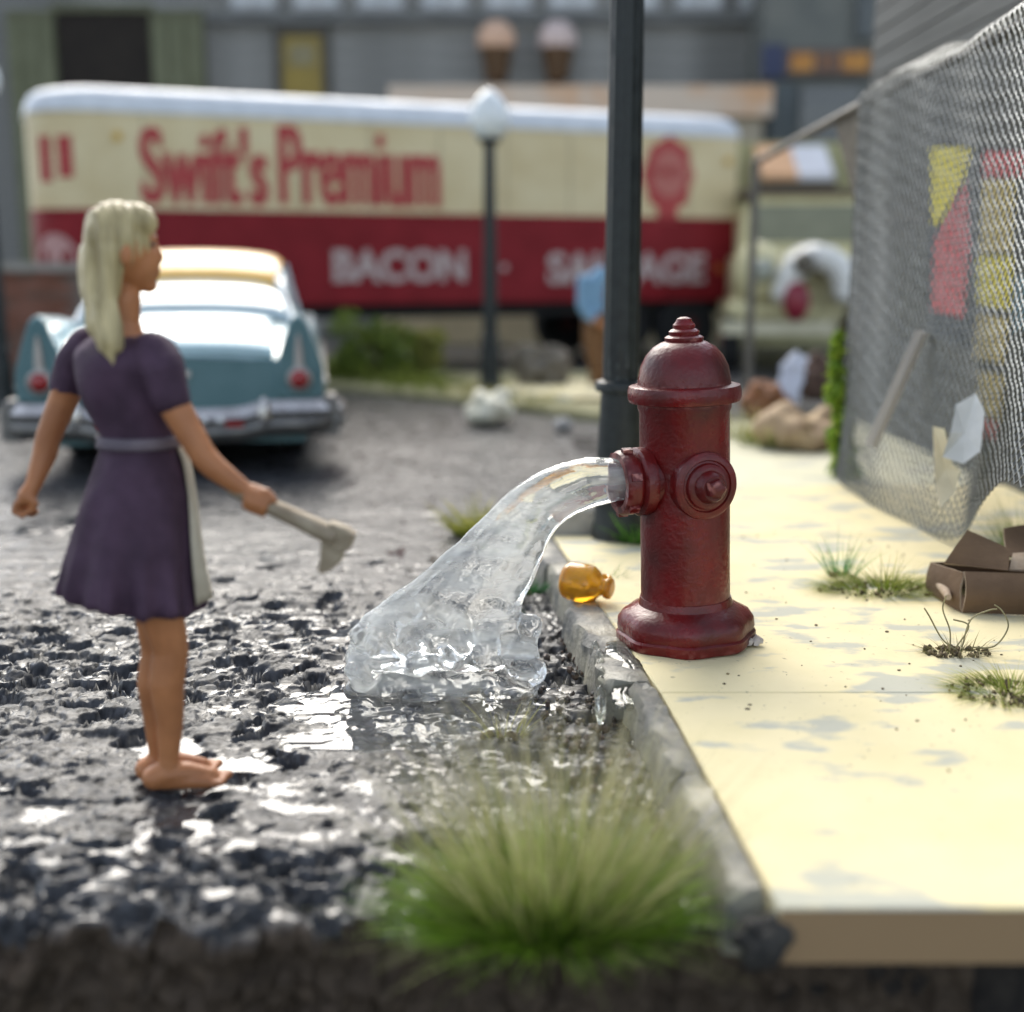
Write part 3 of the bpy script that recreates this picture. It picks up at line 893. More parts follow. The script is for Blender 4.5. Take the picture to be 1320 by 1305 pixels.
# ================================================================== WEED CLUMPS
def weed(px, py, z, label, n, radius, length, c0, c1, ctop, seed, ell=(1, .7), crumb=20, spread=1.2, curl=.7, width=.004, csize=(.006, .018), name='weed_clump', group=None, lean=(0, 0)):
    p = at_z(px, py, z)
    w = thing(name, label, 'weeds', (p.x, p.y, z), 0, group)
    blades(n, radius, length, spread, c0, c1, width, curl, seed, ell=ell, ctop=ctop, cv=.35, lean=lean).build('blades', M_GRASS, w, 0, kind='stuff')
    if crumb: crumbs(crumb, radius * 1.1, csize, seed + 1, (0, 0, 0), ell).build('soil', M_SOIL, w, 40, kind='stuff')
    return w
G0, G1, ST = (.10, .16, .02), (.30, .34, .06), (.52, .46, .18)
weed(1140, 760, SW, 'yellow green weed clump on the sidewalk left of the cardboard box', 900, .22, (.06, .18), G0, G1, ST, 31, (1.15, .55), 90, 2.4, .9, .0045, (.005, .014))
weed(1085, 742, SW, 'bright green upright weed sprig at the left of the weed clump', 70, .06, (.10, .22), (.05, .2, .05), (.10, .32, .08), (.3, .45, .2), 32, (1, .8), 6, .5, .5)
w = weed(1232, 842, SW, 'dry brown weed with curling stalks in front of the cardboard box', 110, .09, (.04, .10), (.07, .08, .03), (.2, .18, .08), (.35, .3, .15), 33, (1.2, .6), 90, 1.3, .8, .004, (.004, .013))
sb = MB()
for pts in ([(0, 0, .01), (-.05, 0, .05), (-.10, -.01, .13), (-.12, -.01, .16)], [(-.02, 0, .01), (-.025, 0, .08), (-.05, .01, .15), (-.045, .0, .2)], [(.05, 0, .02), (.12, -.02, .03), (.17, 0, .09), (.155, .02, .14), (.13, .03, .16)], [(.02, .0, .02), (.05, .02, .11), (.11, .03, .14), (.14, .03, .145)], [(0, 0, .02), (.03, -.02, .10), (-.02, -.01, .12)]):
    sb.tube(catmull(pts, 6), .0028, 5)
sb.build('stalks', mat('dry_stalk', (.32, .28, .15), (.18, .16, .08), 20, .8), w, 40, kind='stuff')
weed(1300, 893, SW, 'mossy green weed with soil crumbs at the right edge of the sidewalk', 520, .17, (.05, .14), G0, G1, ST, 35, (1, .7), 110, 2.4, .9, .0045, (.004, .014))
weed(1318, 712, SW, 'tall green grass behind the cardboard box', 300, .12, (.12, .34), (.06, .14, .02), (.22, .3, .07), (.5, .46, .24), 36, (1, .7), 0, .6, .4)
weed(682, 765, .02, 'small dark green weed at the kerb under the water jet', 90, .05, (.05, .11), (.015, .07, .02), (.03, .13, .04), (.08, .2, .06), 37, (1, 1), 8, .9, .7, .009)
weed(617, 690, 0, 'yellow green weed growing from the asphalt behind the water jet', 420, .13, (.08, .26), (.12, .16, .03), (.28, .30, .05), (.5, .45, .1), 38, (1, .6), 14, .8, .6, .008)
weed(822, 700, SW, 'small green weed sprouting at the foot of the dark lamp post', 130, .07, (.06, .19), (.05, .15, .02), (.12, .28, .04), (.2, .36, .08), 39, (1, .7), 4, .8, .5, .009)
weed(775, 742, SW, 'thin grass blades lying beside the amber jug', 40, .13, (.05, .12), (.12, .2, .05), (.3, .36, .14), (.5, .5, .25), 40, (1, .6), 3, 1.0, .8, .0035)
weed(650, 950, 0, 'thin straw grass behind the large tuft at the gutter', 30, .07, (.06, .14), (.2, .22, .05), (.45, .42, .12), (.6, .55, .2), 42, (1, .6), 10, .7, .5, .005)
# grit and plant crumbs strewn over the slabs
gr = crumbs(1, .001, (.002, .003), 1, (1.2, 3.6, SW))
rnd = random.Random(91)
for i in range(110):
    x = rnd.uniform(.6, 1.9); y = 3.0 + 3.0 * rnd.random(); s = rnd.uniform(.002, .006) * (1.5 if rnd.random() < .1 else 1)
    if (x - .6) ** 2 + (y - 4.18) ** 2 < .07: continue
    gr.ell((x, y, SW + s * .2), (s * rnd.uniform(.7, 1.6), s, s * .6), 6, 4)
gr.build('grit', M_SOIL, None, 40, kind='stuff', label='dark grit scattered over the cream sidewalk', category='grit')
# loose asphalt lump at the end of the kerb, and gravel crumbs in the gutter
lp = at_z(975, 1205, 0)
b = MB().ell((0, 0, 0), (.062, .05, .055), 14, 10)
me = remesh(b, .008, 1, lambda co: ((vnoise(co[:, 0] * 40, co[:, 2] * 40 + co[:, 1] * 30, 3) - .5) * .03).astype(np.float32)); me.materials.append(mat('asphalt_lump', (.02, .019, .018), (.05, .047, .04), 20, .9, bump=.5))
o = link('asphalt_lump', me, None, 0); o.location = (lp.x - .012, 2.345, .05)
tag(o, 'dark rounded lump of asphalt at the near end of the kerb', 'rubble')
gv = MB()
for i in range(170):
    y = rnd.uniform(2.6, 4.6); x = kerb_x(y) - .12 - abs(rnd.gauss(0, .12)); s = rnd.uniform(.006, .02)
    M_ = Euler((rnd.uniform(0, 3), rnd.uniform(0, 3), 0)).to_matrix().to_4x4()
    gv.ell((x, y, s * .35), (s, s * rnd.uniform(.6, 1), s * rnd.uniform(.4, .8)), 6, 4, M_)
gv.build('gutter_gravel', M_ASPH if False else mat('wet_gravel', (.05, .045, .04), (.16, .11, .08), 40, .25, bump=.2), None, 20, kind='stuff', label='wet dark gravel crumbs in the gutter', category='gravel')

# ================================================================== THE WOMAN WITH THE WRENCH
M_SKIN = mat('skin', (.45, .185, .072), (.33, .13, .05), 9, .5, bump=.08, bscale=60, sss=.06)
M_DRESS = mat('purple_cloth', (.038, .017, .034), (.068, .034, .062), 12, .75, bump=.35, bscale=90)
M_HAIR = mat('blond_hair', (.58, .48, .25), (.28, .22, .10), 18, .42, bump=.7, bscale=26, stretch=(1.6, 1.6, .28))
M_BELT = mat('grey_belt', (.16, .13, .15), (.11, .09, .11), 14, .6)
M_APRON = mat('cream_cloth', (.52, .47, .36), (.40, .35, .26), 10, .8, bump=.2)
PY = 3.22
pf = at_z(228, 1008, 0)
gz = street_top(pf.x, PY, .09)
girl = thing('person', 'blond woman in a purple dress, barefoot in the street, holding a wrench', 'person', (pf.x, PY, 0))
def J(px, py, dy=0.0): return at_y(px, py, PY + dy) - Vector((pf.x, PY, 0))
sk = MB()
def chain(P, mb=None):
    mb = mb or sk
    for (p0, r0), (p1, r1) in zip(P, P[1:]): mb.cap(p0, r0, p1, r1, 14)
# torso under the dress
chain([(J(158, 428), .052), (J(160, 470), .09), (J(172, 520), .088), (J(180, 570), .070), (J(178, 630), .085)])
# neck and head
chain([(J(155, 440, .0), .048), (J(160, 385, .0), .043)])
hd = J(160, 322, 0)
sk.ell(hd + Vector((-.008, 0, .012)), (.082, .072, .10), 20, 14)
sk.ell(hd + Vector((.028, .014, -.03)), (.055, .055, .075), 16, 12)          # face
fd = Vector((.93, .36, 0)).normalized(); sdv = Vector((-fd.y, fd.x, 0))
def F(f, s, z): return hd + fd * f + sdv * s + Vector((0, 0, z))
chain([(F(.072, 0, .015), .012), (F(.088, 0, -.018), .0105), (F(.084, 0, -.026), .012)])      # nose
chain([(F(.06, .032, .028), .012), (F(.072, 0, .03), .013), (F(.06, -.032, .028), .012)])     # brow
sk.ell(F(.055, 0, -.088), (.024, .024, .022), 12, 8)                                         # chin
chain([(F(.073, .016, -.052), .008), (F(.079, 0, -.051), .0095), (F(.073, -.016, -.052), .008)])   # lips
chain([(F(.071, .013, -.061), .008), (F(.077, 0, -.062), .0095), (F(.071, -.013, -.061), .008)])
for s in (-1, 1): sk.ell(F(-.002, s * .073, -.015), (.018, .012, .03), 10, 8)
# arms
chain([(J(100, 462, .1), .047), (J(84, 510, .11), .040), (J(62, 565, .10), .034), (J(58, 585, .095), .033), (J(42, 628, .06), .022)])
chain([(J(213, 480, -.09), .047), (J(226, 525, -.10), .040), (J(262, 588, -.11), .034), (J(275, 602, -.11), .033), (J(318, 634, -.10), .023)])
# left hand: relaxed fist
lh = J(36, 640, .05)
chain([(J(42, 626, .06), .021), (J(35, 640, .05), .026)])
for k in range(4):
    o_ = Vector((.004 * k - .012, -.02 + .0125 * k, -.004 * abs(k - 1)))
    chain([(lh + o_ + Vector((-.012, 0, -.012)), .0095), (lh + o_ + Vector((-.02, 0, -.034)), .0085), (lh + o_ + Vector((.002, 0, -.046)), .008), (lh + o_ + Vector((.014, 0, -.036)), .0075)])
chain([(lh + Vector((.012, -.012, .002)), .010), (lh + Vector((.026, -.018, -.016)), .009), (lh + Vector((.018, -.014, -.034)), .008)])
# right hand closed round the wrench handle
wa, wb = J(322, 640, -.10), J(462, 706, -.13)
wd = (wb - wa).normalized(); wu = Vector((0, -1, 0)); ww = wd.cross(wu).normalized()
rh = J(333, 645, -.10)
chain([(J(318, 634, -.10), .023), (rh + Vector((0, .012, .006)), .029)])
for k in range(4):
    c0 = rh + wd * (-.024 + .0165 * k)
    rr = .031 - .0012 * abs(k - 1)
    pts = []
    for t in range(7):
        a = R(60 - t * 48)
        pts.append((c0 + (ww * math.sin(a) + wu * math.cos(a)) * rr, .0094 - .0004 * t))
    chain(pts)
chain([(rh + wd * -.005 + Vector((0, .016, .02)), .012), (rh + wd * .028 + Vector((0, -.012, .036)), .0105), (rh + wd * .052 + Vector((0, -.022, .026)), .009)])
# legs and bare feet
nl = [(J(190, 680, -.03), .066), (J(208, 790, -.035), .060), (J(220, 838, -.03), .048), (J(215, 880, -.035), .048), (J(219, 930, -.03), .037), (J(218, 975, -.03), .028), (J(217, 998, -.03), .031)]
chain(nl)
fl = [(J(180, 680, .045), .066), (J(201, 790, .045), .058), (J(206, 838, .05), .05), (J(200, 880, .045), .049), (J(204, 930, .05), .040), (J(206, 968, .05), .031), (J(207, 985, .05), .032)]
chain(fl)
def foot_(ank, fwd, L, zg):
    fwd = fwd.normalized(); sd_ = Vector((-fwd.y, fwd.x, 0)); a = Vector((ank.x, ank.y, 0))
    zt = zg
    sk.ell(a - fwd * .035 + Vector((0, 0, zt + .032)), (.036, .036, .034), 14, 10)
    chain([(a - fwd * .02 + Vector((0, 0, zt + .04)), .035), (a + fwd * .05 + Vector((0, 0, zt + .038)), .032), (a + fwd * .11 + Vector((0, 0, zt + .024)), .024)])
    chain([(a - fwd * .03 + Vector((0, 0, zt + .024)), .026), (a + fwd * .10 - sd_ * .02 + Vector((0, 0, zt + .018)), .020), (a + fwd * .12 + sd_ * .02 + Vector((0, 0, zt + .016)), .018)])
    chain([(ank, .033), (a + Vector((0, 0, zt + .04)), .036)])
    for k in range(5):
        t0 = a + fwd * .115 + sd_ * (-.032 + .0155 * k) + Vector((0, 0, zt + .015)); ln = (.024, .03, .032, .038, .046)[k]
        chain([(t0, .0105 + .0008 * k), (t0 + fwd * ln + Vector((0, 0, -.003)), .009 + .0008 * k)])
zloc = gz - .004
foot_(nl[-1][0], Vector((.94, .2, 0)), .2, zloc)
foot_(fl[-1][0], Vector((.95, .3, 0)), .2, street_top(pf.x, PY + .06, .08) - .004)
me = remesh(sk, .0052, 3); me.materials.append(M_SKIN)
link('body', me, girl, 0); me.polygons.foreach_set('use_smooth', [True] * len(me.polygons))
# eyes
M_EYE = mat('eye', (.04, .03, .025), (.03, .02, .02), 10, .2)
for s in (-1, 1): MB().ell(F(.066, s * .03, .012), (.009, .009, .006), 10, 8).build('eye', M_EYE, girl, 60)
# dress
dr = MB(); rings = []
prof = [(432, 150, .070, .055), (446, 151, .125, .082), (462, 153, .148, .098), (492, 160, .138, .105), (525, 170, .122, .100), (560, 180, .098, .09), (575, 180, .098, .090),
        (600, 180, .116, .108), (640, 177, .137, .130), (680, 174, .151, .146), (715, 172, .163, .160), (745, 171, .173, .170), (770, 171, .178, .176), (777, 171, .160, .16)]
PC = catmull(prof, 3)
for i, (py, px, rx, ry) in enumerate(PC):
    cpt = J(px, py); q = max(0, (py - 585) / 190); ring = []
    for k in range(56):
        a = 2 * math.pi * k / 56
        ruf = 1 + q * (.05 * math.sin(7 * a + 1) + .045 * math.sin(11 * a + 2)) + (.09 * q ** 5) * math.sin(15 * a)
        # shoulders run along the diagonal, the skirt swings back
        x = rx * math.cos(a) * ruf; y = ry * math.sin(a) * ruf
        th = R(-38) * (1 - min(1, max(0, (py - 470) / 110)))
        xr, yr = x * math.cos(th) - y * math.sin(th), x * math.sin(th) + y * math.cos(th)
        dip = -.030 * max(0, q) ** 2 * math.cos(a - .3)
        ring.append(cpt + Vector((xr, yr, dip + .006 * q * math.sin(7 * a + 1))))
    rings.append(ring)
dr.loft(rings)
chain([(J(112, 448, .085), .056), (J(98, 468, .10), .054), (J(88, 497, .11), .050)], dr)
chain([(J(196, 455, -.06), .058), (J(210, 478, -.09), .056), (J(221, 512, -.10), .050)], dr)
me = remesh(dr, .0062, 1, lambda co: ((vnoise(co[:, 0] * 22, co[:, 2] * 9 + co[:, 1] * 14, 9) - .5) * .010).astype(np.float32)); me.materials.append(M_DRESS)
link('dress', me, girl, 0); me.polygons.foreach_set('use_smooth', [True] * len(me.polygons))
# belt and apron panel follow the dress rings
def band(i0, i1, off, k0, k1, name, m):
    rr = []
    for i in range(i0, i1 + 1):
        c_ = sum(rings[i], Vector()) / 56
        rr.append([rings[i][k % 56] + (rings[i][k % 56] - c_).normalized() * off for k in range(k0, k1 + 1)])
    mbb = MB().loft(rr, closed=False, caps=False)
    o = mbb.build(name, m, girl, 60)
    so = o.modifiers.new('t', 'SOLIDIFY'); so.thickness = .006; so.offset = -1
    return o
band(15, 18, .008, 0, 56, 'belt', M_BELT)
band(18, 35, .010, -2, 9, 'apron', M_APRON)
# hair: crown, sides and a long fall down the back
hr = MB()
hr.ell(hd + Vector((-.014, -.004, .024)), (.087, .080, .098), 22, 14)
hr.ell(hd + Vector((-.036, -.006, -.01)), (.062, .070, .085), 18, 12)
hr.ell(hd + Vector((.034, .0, .066)), (.058, .062, .050), 16, 10)
for pts in ([(128, 325, -.02, .046), (128, 355, -.03, .038), (130, 385, -.05, .030), (134, 415, -.08, .034), (140, 440, -.1, .032), (146, 470, -.11, .010)],
            [(146, 325, -.05, .042), (142, 358, -.06, .034), (140, 388, -.07, .028), (144, 425, -.09, .028), (148, 450, -.108, .016)],
            [(118, 325, .0, .034), (118, 358, .0, .030), (120, 388, -.03, .026), (122, 420, -.06, .026), (132, 448, -.09, .016)]):
    chain([(J(a, b_, c_), r_) for a, b_, c_, r_ in pts], hr)
me = remesh(hr, .0058, 3, lambda co: ((np.sin(co[:, 0] * 230 + 4 * vnoise(co[:, 0] * 12, co[:, 2] * 8, 2) + co[:, 1] * 160) * .0022) + (vnoise(co[:, 0] * 50 + co[:, 1] * 40, co[:, 2] * 8, 9) - .5) * .010).astype(np.float32)); me.materials.append(M_HAIR)
link('hair', me, girl, 0); me.polygons.foreach_set('use_smooth', [True] * len(me.polygons))

# wrench in her hand
M_TOOL = mat('worn_tool', (.36, .30, .21), (.22, .17, .11), 12, .5, .7, bump=.3, metallic=.25)
wl = Vector((pf.x, PY, 0))
wr = thing('wrench', 'long grey brown wrench held in the right hand of the woman', 'wrench', wl + wa)
hw = [wd * t for t in (-.055, -.02, .03, .08, .14, .20, .245)]
MB().tube(hw, [.020, .025, .025, .027, .029, .032, .034], 14, flat=.8).build('handle', M_TOOL, wr, 50)
Mw = Matrix.Identity(4)
for i_, v_ in enumerate((wd, ww, wu)):
    for r_ in range(3): Mw[r_][i_] = v_[r_]
Mw = Matrix.Translation(wd * .225) @ Mw
sg = 1 if ww.z > 0 else -1
jaw = [(-.01, -.030), (.045, -.034), (.066, -.004), (.062, .030), (.035, .036), (-.01, .031)]
hook = [(-.012, -.02), (.056, -.024), (.058, -.05), (.042, -.082), (.024, -.102), (.010, -.098), (.006, -.07), (-.004, -.045)]
P1 = [(x, y * sg) for x, y in jaw]; P2 = [(x, y * sg) for x, y in hook]
if sg < 0: P1 = P1[::-1]; P2 = P2[::-1]; 
else: P2 = P2[::-1]
def ccw(P): return P if sum(P[i][0] * P[(i + 1) % len(P)][1] - P[(i + 1) % len(P)][0] * P[i][1] for i in range(len(P))) > 0 else P[::-1]
MB().prism(ccw(P1), -.022, .022, Mw, bev=.005).build('head', M_TOOL, wr, 30)
MB().prism(ccw(P2), -.018, .018, Mw, bev=.005).build('hook_jaw', M_TOOL, wr, 30)

# ================================================================== LAMP POSTS
M_IRON = mat('dark_iron', (.008, .011, .010), (.022, .027, .025), 14, .38, .6, bump=.3, bscale=40, wear=((.3, .32, .32), .57))
M_GLOBE = mat('milk_glass', (.80, .82, .80), (.7, .74, .73), 6, .2, coat=.3)
def lamp_post(name, label, loc, H, r0, globe, sc=1.0, collar=.72, group=None, flutes=12):
    t = thing(name, label, 'lamp post', loc, 0, group)
    prof = [(r0 * 1.48, 0), (r0 * 1.48, .05 * sc), (r0 * 1.34, .08 * sc), (r0 * 1.3, .2 * sc), (r0 * 1.2, .45 * sc), (r0 * 1.08, collar - .05), (r0 * 1.06, collar - .02)]
    MB().lathe(prof, 32).build('base', M_IRON, t, 40)
    MB().lathe([(r0 * 1.08, collar - .022), (r0 * 1.36, collar - .015), (r0 * 1.40, collar + .008), (r0 * 1.30, collar + .028), (r0 * 1.05, collar + .036)], 32).build('collar', M_IRON, t, 40)
    n = flutes * 4; rings = []
    for z in np.linspace(collar + .03, H, 12):
        q = (z - collar) / (H - collar); rr = r0 * (1 - .28 * q)
        rings.append([Vector((rr * (1 - .045 * (1 + math.cos(flutes * 2 * math.pi * k / n))) * math.cos(2 * math.pi * k / n), rr * (1 - .045 * (1 + math.cos(flutes * 2 * math.pi * k / n))) * math.sin(2 * math.pi * k / n), z)) for k in range(n)])
    MB().loft(rings).build('shaft', M_IRON, t, 60)
    if globe:
        MB().lathe([(r0 * .75, H), (r0 * 1.3, H + .03), (r0 * 1.4, H + .06), (r0 * 1.1, H + .08)], 24).build('fitter', M_IRON, t, 40)
        g_ = globe
        MB().lathe([(g_ * .45, H + .06), (g_ * .78, H + .06 + g_ * .25), (g_ * .97, H + .06 + g_ * .65), (g_, H + .06 + g_ * .95), (g_ * .93, H + .06 + g_ * 1.35), (g_ * .74, H + .06 + g_ * 1.75), (g_ * .45, H + .06 + g_ * 2.1), (g_ * .15, H + .06 + g_ * 2.3), (.01, H + .06 + g_ * 2.36)], 28).build('globe', M_GLOBE, t, 60)
    return t
lp0 = at_z(797, 692, SW)
lamp_post('lamp_post', 'tall dark iron lamp post standing close behind the hydrant', (lp0.x, lp0.y, SW), 4.6, .088, .22, 1.0, .72)
lp1 = at_z(632, 502, .06)
hgt = at_y(634, 180, lp1.y).z - .06
lamp_post('lamp_post', 'slim street lamp with white globe on the grass verge before the trailer', (lp1.x, lp1.y, .06), hgt - .06, .085, .22, 1.0, .55)
lp2 = at_z(8, 520, 0)
lamp_post('lamp_post', 'dark lamp post cut by the left picture edge', (lp2.x - .02, lp2.y, -.01), at_y(5, 135, lp2.y).z, .085, .2, 1.0, .55)

# ================================================================== THE BLUE CAR
M_BLUE = mat('car_blue', (.50, .67, .70), (.46, .63, .66), 3, .25, .32, coat=.5, bump=.03, bscale=60)
M_TEAL = mat('car_teal', (.07, .155, .165), (.10, .19, .20), 4, .4, .5)
M_ROOF = mat('car_roof', (.82, .47, .07), (.78, .42, .06), 3, .3, .4, coat=.3)
M_CHROME = mat('chrome', (.62, .60, .57), (.42, .40, .38), 9, .22, .4, metallic=1.0, bump=.1, bscale=30)
M_GLASSC = mat('car_glass', (.42, .52, .54), (.36, .46, .48), 4, .06, coat=1.0, spec=.8)
M_TYRE = mat('tyre', (.012, .012, .013), (.02, .02, .02), 20, .8, bump=.3)
M_REDL = mat('red_lens', (.35, .012, .012), (.25, .008, .008), 12, .2, coat=.6)
M_SPEAR = mat('fin_insert', (.42, .39, .36), (.34, .31, .29), 10, .35, metallic=.6)
cr_ = at_z(228, 607, 0)
car = thing('parked_car', 'pale blue vintage sedan with tail fins and cream roof, seen from behind', 'car', (cr_.x, cr_.y + .02, -.005), R(9))
def body_sec(s):
    S = [0, .25, .6, 1.2, 1.9, 3.0, 3.6, 4.4, 4.9, 5.1]
    I = lambda v: float(np.interp(s, S, v))
    hw = I([.97, 1.0, 1.02, 1.03, 1.03, 1.03, 1.02, 1.0, .95, .86])
    deck = I([.77, .85, .90, .98, 1.0, 1.0, .98, .93, .86, .74])
    sh = I([.93, .95, .96, .98, .98, .97, .95, .92, .86, .76])
    lo = I([.36, .28, .24, .22, .22, .22, .22, .24, .28, .36])
    return [(0, lo), (hw * .8, lo), (hw * .95, lo + .05), (hw, .48), (hw * 1.0, .60), (hw * .985, .78), (hw * .955, sh - .03), (hw * .9, sh), (hw * .84, sh - .03), (hw * .76, deck), (hw * .55, deck + .03), (hw * .28, deck + .045), (0, deck + .05)]
rings = []
for s in [0.0, .02, .08, .2, .4, .6, .9, 1.2, 1.6, 2.0, 2.5, 3.0, 3.3, 3.6, 4.0, 4.4, 4.7, 4.9, 5.0, 5.08, 5.1]:
    sec = catmull(body_sec(s), 3)
    k = {0.0: .95, 5.1: .93}.get(s, 1.0)
    half = [(x * k, z * k + (1 - k) * .55) for x, z in sec]
    ring = [Vector((x, s, z)) for x, z in half] + [Vector((-x, s, z)) for x, z in half[-2:0:-1]]
    rings.append(ring)
body = MB().loft(rings).build('body', M_BLUE, car, 50)
# darker lower tail panel and trunk lid edge
MB().add([(-.74, -.012, .44), (.74, -.012, .44), (.80, -.008, .60), (.74, .0, .765), (.38, .0, .80), (-.38, .0, .80), (-.74, .0, .765), (-.80, -.008, .60),
          (-.74, .05, .44), (.74, .05, .44), (.80, .05, .60), (.74, .06, .765), (.38, .06, .80), (-.38, .06, .80), (-.74, .06, .765), (-.80, .05, .60)],
         [(0, 1, 2, 3, 4, 5, 6, 7)] + [(i, i + 8, (i + 1) % 8 + 8, (i + 1) % 8) for i in range(8)]).build('tail_panel', M_TEAL, car, 20)
lid = MB()
lr = []
for s, zz in [(.015, .795), (.05, .83), (.2, .893), (.5, .935), (.8, .965), (1.1, 1.0), (1.2, 1.02)]:
    w_ = .68 - .03 * s
    lr.append([Vector((w_ * math.cos(math.pi * k / 12), s, zz + .055 * math.sin(math.pi * k / 12) ** .8 - .02)) for k in range(13)])
lid.loft(lr, closed=False, caps=False)
o = lid.build('trunk_lid', M_BLUE, car, 60); so = o.modifiers.new('t', 'SOLIDIFY'); so.thickness = .02
MB().box(-.12, .12, -.035, -.012, .66, .70).build('trunk_handle', M_CHROME, car, 20)
# fins with tail lamps
for sd_ in (-1, 1):
    fr_ = []
    for s, hz, wd_ in [(-.03, 1.085, .165), (.1, 1.09, .17), (.4, 1.075, .165), (.8, 1.05, .15), (1.3, 1.01, .12), (1.9, .985, .08)]:
        cx_ = sd_ * (.865 + .015 * s)
        top_ = Vector((cx_, s, hz))
        ring = [Vector((cx_ - wd_, s, .50)), Vector((cx_ + wd_, s, .50)), Vector((cx_ + wd_ * 1.0, s, .70)), Vector((cx_ + wd_ * .72, s, .86)), Vector((cx_ + wd_ * .35, s, hz - .05)),
                Vector((cx_ + wd_ * .12, s, hz - .008)), Vector((cx_ - wd_ * .12, s, hz - .008)), Vector((cx_ - wd_ * .35, s, hz - .05)), Vector((cx_ - wd_ * .72, s, .86)), Vector((cx_ - wd_ * 1.0, s, .70))]
        fr_.append(ring)
    fin = MB().loft(fr_).build('tail_fin', M_BLUE, car, 50)
    cx_ = sd_ * .865
    # teal rear edge of the fin, the pale spear and the lamp
    edge = [(-.165, .50), (.165, .50), (.165, .70), (.118, .86), (.058, 1.03), (.0, 1.08), (-.058, 1.03), (-.118, .86), (-.165, .70)]
    MB().prism([(cx_ + x, z) for x, z in edge], .03, .055, Matrix(((1, 0, 0, 0), (0, 0, -1, 0), (0, 1, 0, 0), (0, 0, 0, 1))), bev=.012).build('fin_cap', M_TEAL, fin, 30)
    sp_ = [(-.035, .70), (.035, .70), (.026, .84), (.010, .95), (-.010, .95), (-.026, .84)]
    MB().prism([(cx_ + x, z) for x, z in sp_], .05, .075, Matrix(((1, 0, 0, 0), (0, 0, -1, 0), (0, 1, 0, 0), (0, 0, 0, 1))), bev=.008).build('spear', M_SPEAR, fin, 30)
    Mx = axis_mat((cx_, -.05, .64), (0, -1, 0))
    tl = MB().lathe([(.088, 0), (.09, .03), (.082, .045), (.068, .048), (.064, .04)], 28, Mx).build('tail_light', M_SPEAR, car, 40)
    MB().lathe([(.064, .03), (.06, .055), (.04, .075), (.012, .082)], 24, Mx).build('lens', M_REDL, tl, 60)
    MB().tube([(sd_ * (1.045), s_, .60) for s_ in (.05, 1.0, 3.0, 4.9)], .016, 8).build('side_trim', M_CHROME, car, 40)
# roof, windows, pillars
def patch(rows, name, m, th=.02):
    o = MB().loft([[Vector(p) for p in catmull(r, 4)] for r in rows], closed=False, caps=False).build(name, m, car, 60)
    so = o.modifiers.new('t', 'SOLIDIFY'); so.thickness = th
    return o
def arch(s, w, z, c_): return [(-w, s, z), (-w * .86, s, z + c_ * .55), (-w * .5, s, z + c_ * .9), (0, s, z + c_), (w * .5, s, z + c_ * .9), (w * .86, s, z + c_ * .55), (w, s, z)]
patch([arch(1.62, .66, 1.245, .075), arch(1.72, .70, 1.30, .085), arch(1.85, .715, 1.36, .09), arch(2.05, .72, 1.42, .095), arch(2.4, .72, 1.455, .095), arch(2.8, .72, 1.44, .09), arch(3.05, .70, 1.40, .08)], 'roof', M_ROOF, .03)
patch([arch(1.08, .80, .97, .07), arch(1.25, .78, 1.06, .075), arch(1.45, .73, 1.165, .075), arch(1.60, .67, 1.24, .075)], 'rear_window', M_GLASSC, .012)
patch([arch(3.06, .70, 1.395, .08), arch(3.25, .76, 1.2, .075), arch(3.45, .82, .99, .06)], 'windshield', M_GLASSC, .012)
for sd_ in (-1, 1):
    patch([[(sd_ * .80, 1.1, .98), (sd_ * .84, 1.9, .98), (sd_ * .84, 2.6, .98), (sd_ * .83, 3.4, .98)], [(sd_ * .70, 1.66, 1.26), (sd_ * .735, 1.95, 1.36), (sd_ * .735, 2.6, 1.40), (sd_ * .72, 3.02, 1.38)]], 'side_window', M_GLASSC, .012)
    MB().tube([(sd_ * .815, 1.06, .97), (sd_ * .79, 1.25, 1.07), (sd_ * .735, 1.48, 1.19), (sd_ * .69, 1.66, 1.28), (sd_ * .72, 1.85, 1.365)], [.03, .026, .024, .024, .02], 8).build('rear_pillar', M_CHROME if False else mat('pillar_paint', (.55, .62, .64), (.5, .56, .58), 5, .3), car, 60)
    MB().tube([(sd_ * .83, 3.46, .98), (sd_ * .71, 3.05, 1.41)], .025, 8).build('front_pillar', MATS['pillar_paint'], car, 60)
    MB().tube([(sd_ * .85, 2.3, .97), (sd_ * .74, 2.3, 1.42)], .025, 8).build('centre_pillar', MATS['pillar_paint'], car, 60)
# rear bumper with dipped centre, guards and wrapped ends
def bump_path(z0): return [(-1.10, .55, z0), (-1.13, .25, z0), (-1.10, .02, z0), (-.95, -.13, z0), (-.62, -.18, z0), (-.45, -.19, z0 - .035), (0, -.2, z0 - .045), (.45, -.19, z0 - .035), (.62, -.18, z0), (.95, -.13, z0), (1.10, .02, z0), (1.13, .25, z0), (1.10, .55, z0)]
bmp = MB().tube(catmull(bump_path(.43), 5), .058, 4, flat=1.2).build('rear_bumper', M_CHROME, car, 60)
MB().tube(catmull(bump_path(.33), 5), .062, 6, flat=1.2).build('valance', mat('bumper_dark', (.20, .19, .175), (.12, .12, .115), 10, .4, metallic=.7), bmp, 60)
for x in (-.62, .62): MB().ell((x, -.2, .41), (.055, .05, .12), 14, 10).build('bumper_guard', M_CHROME, bmp, 60)
for x in (-1.06, 1.06): MB().prism([(x - .07, -.10), (x + .07, -.10), (x + .075, .22), (x - .055, .22)], .24, .52, bev=.03).build('bumper_end', MATS.get('bumper_dark') or M_CHROME, bmp, 30)
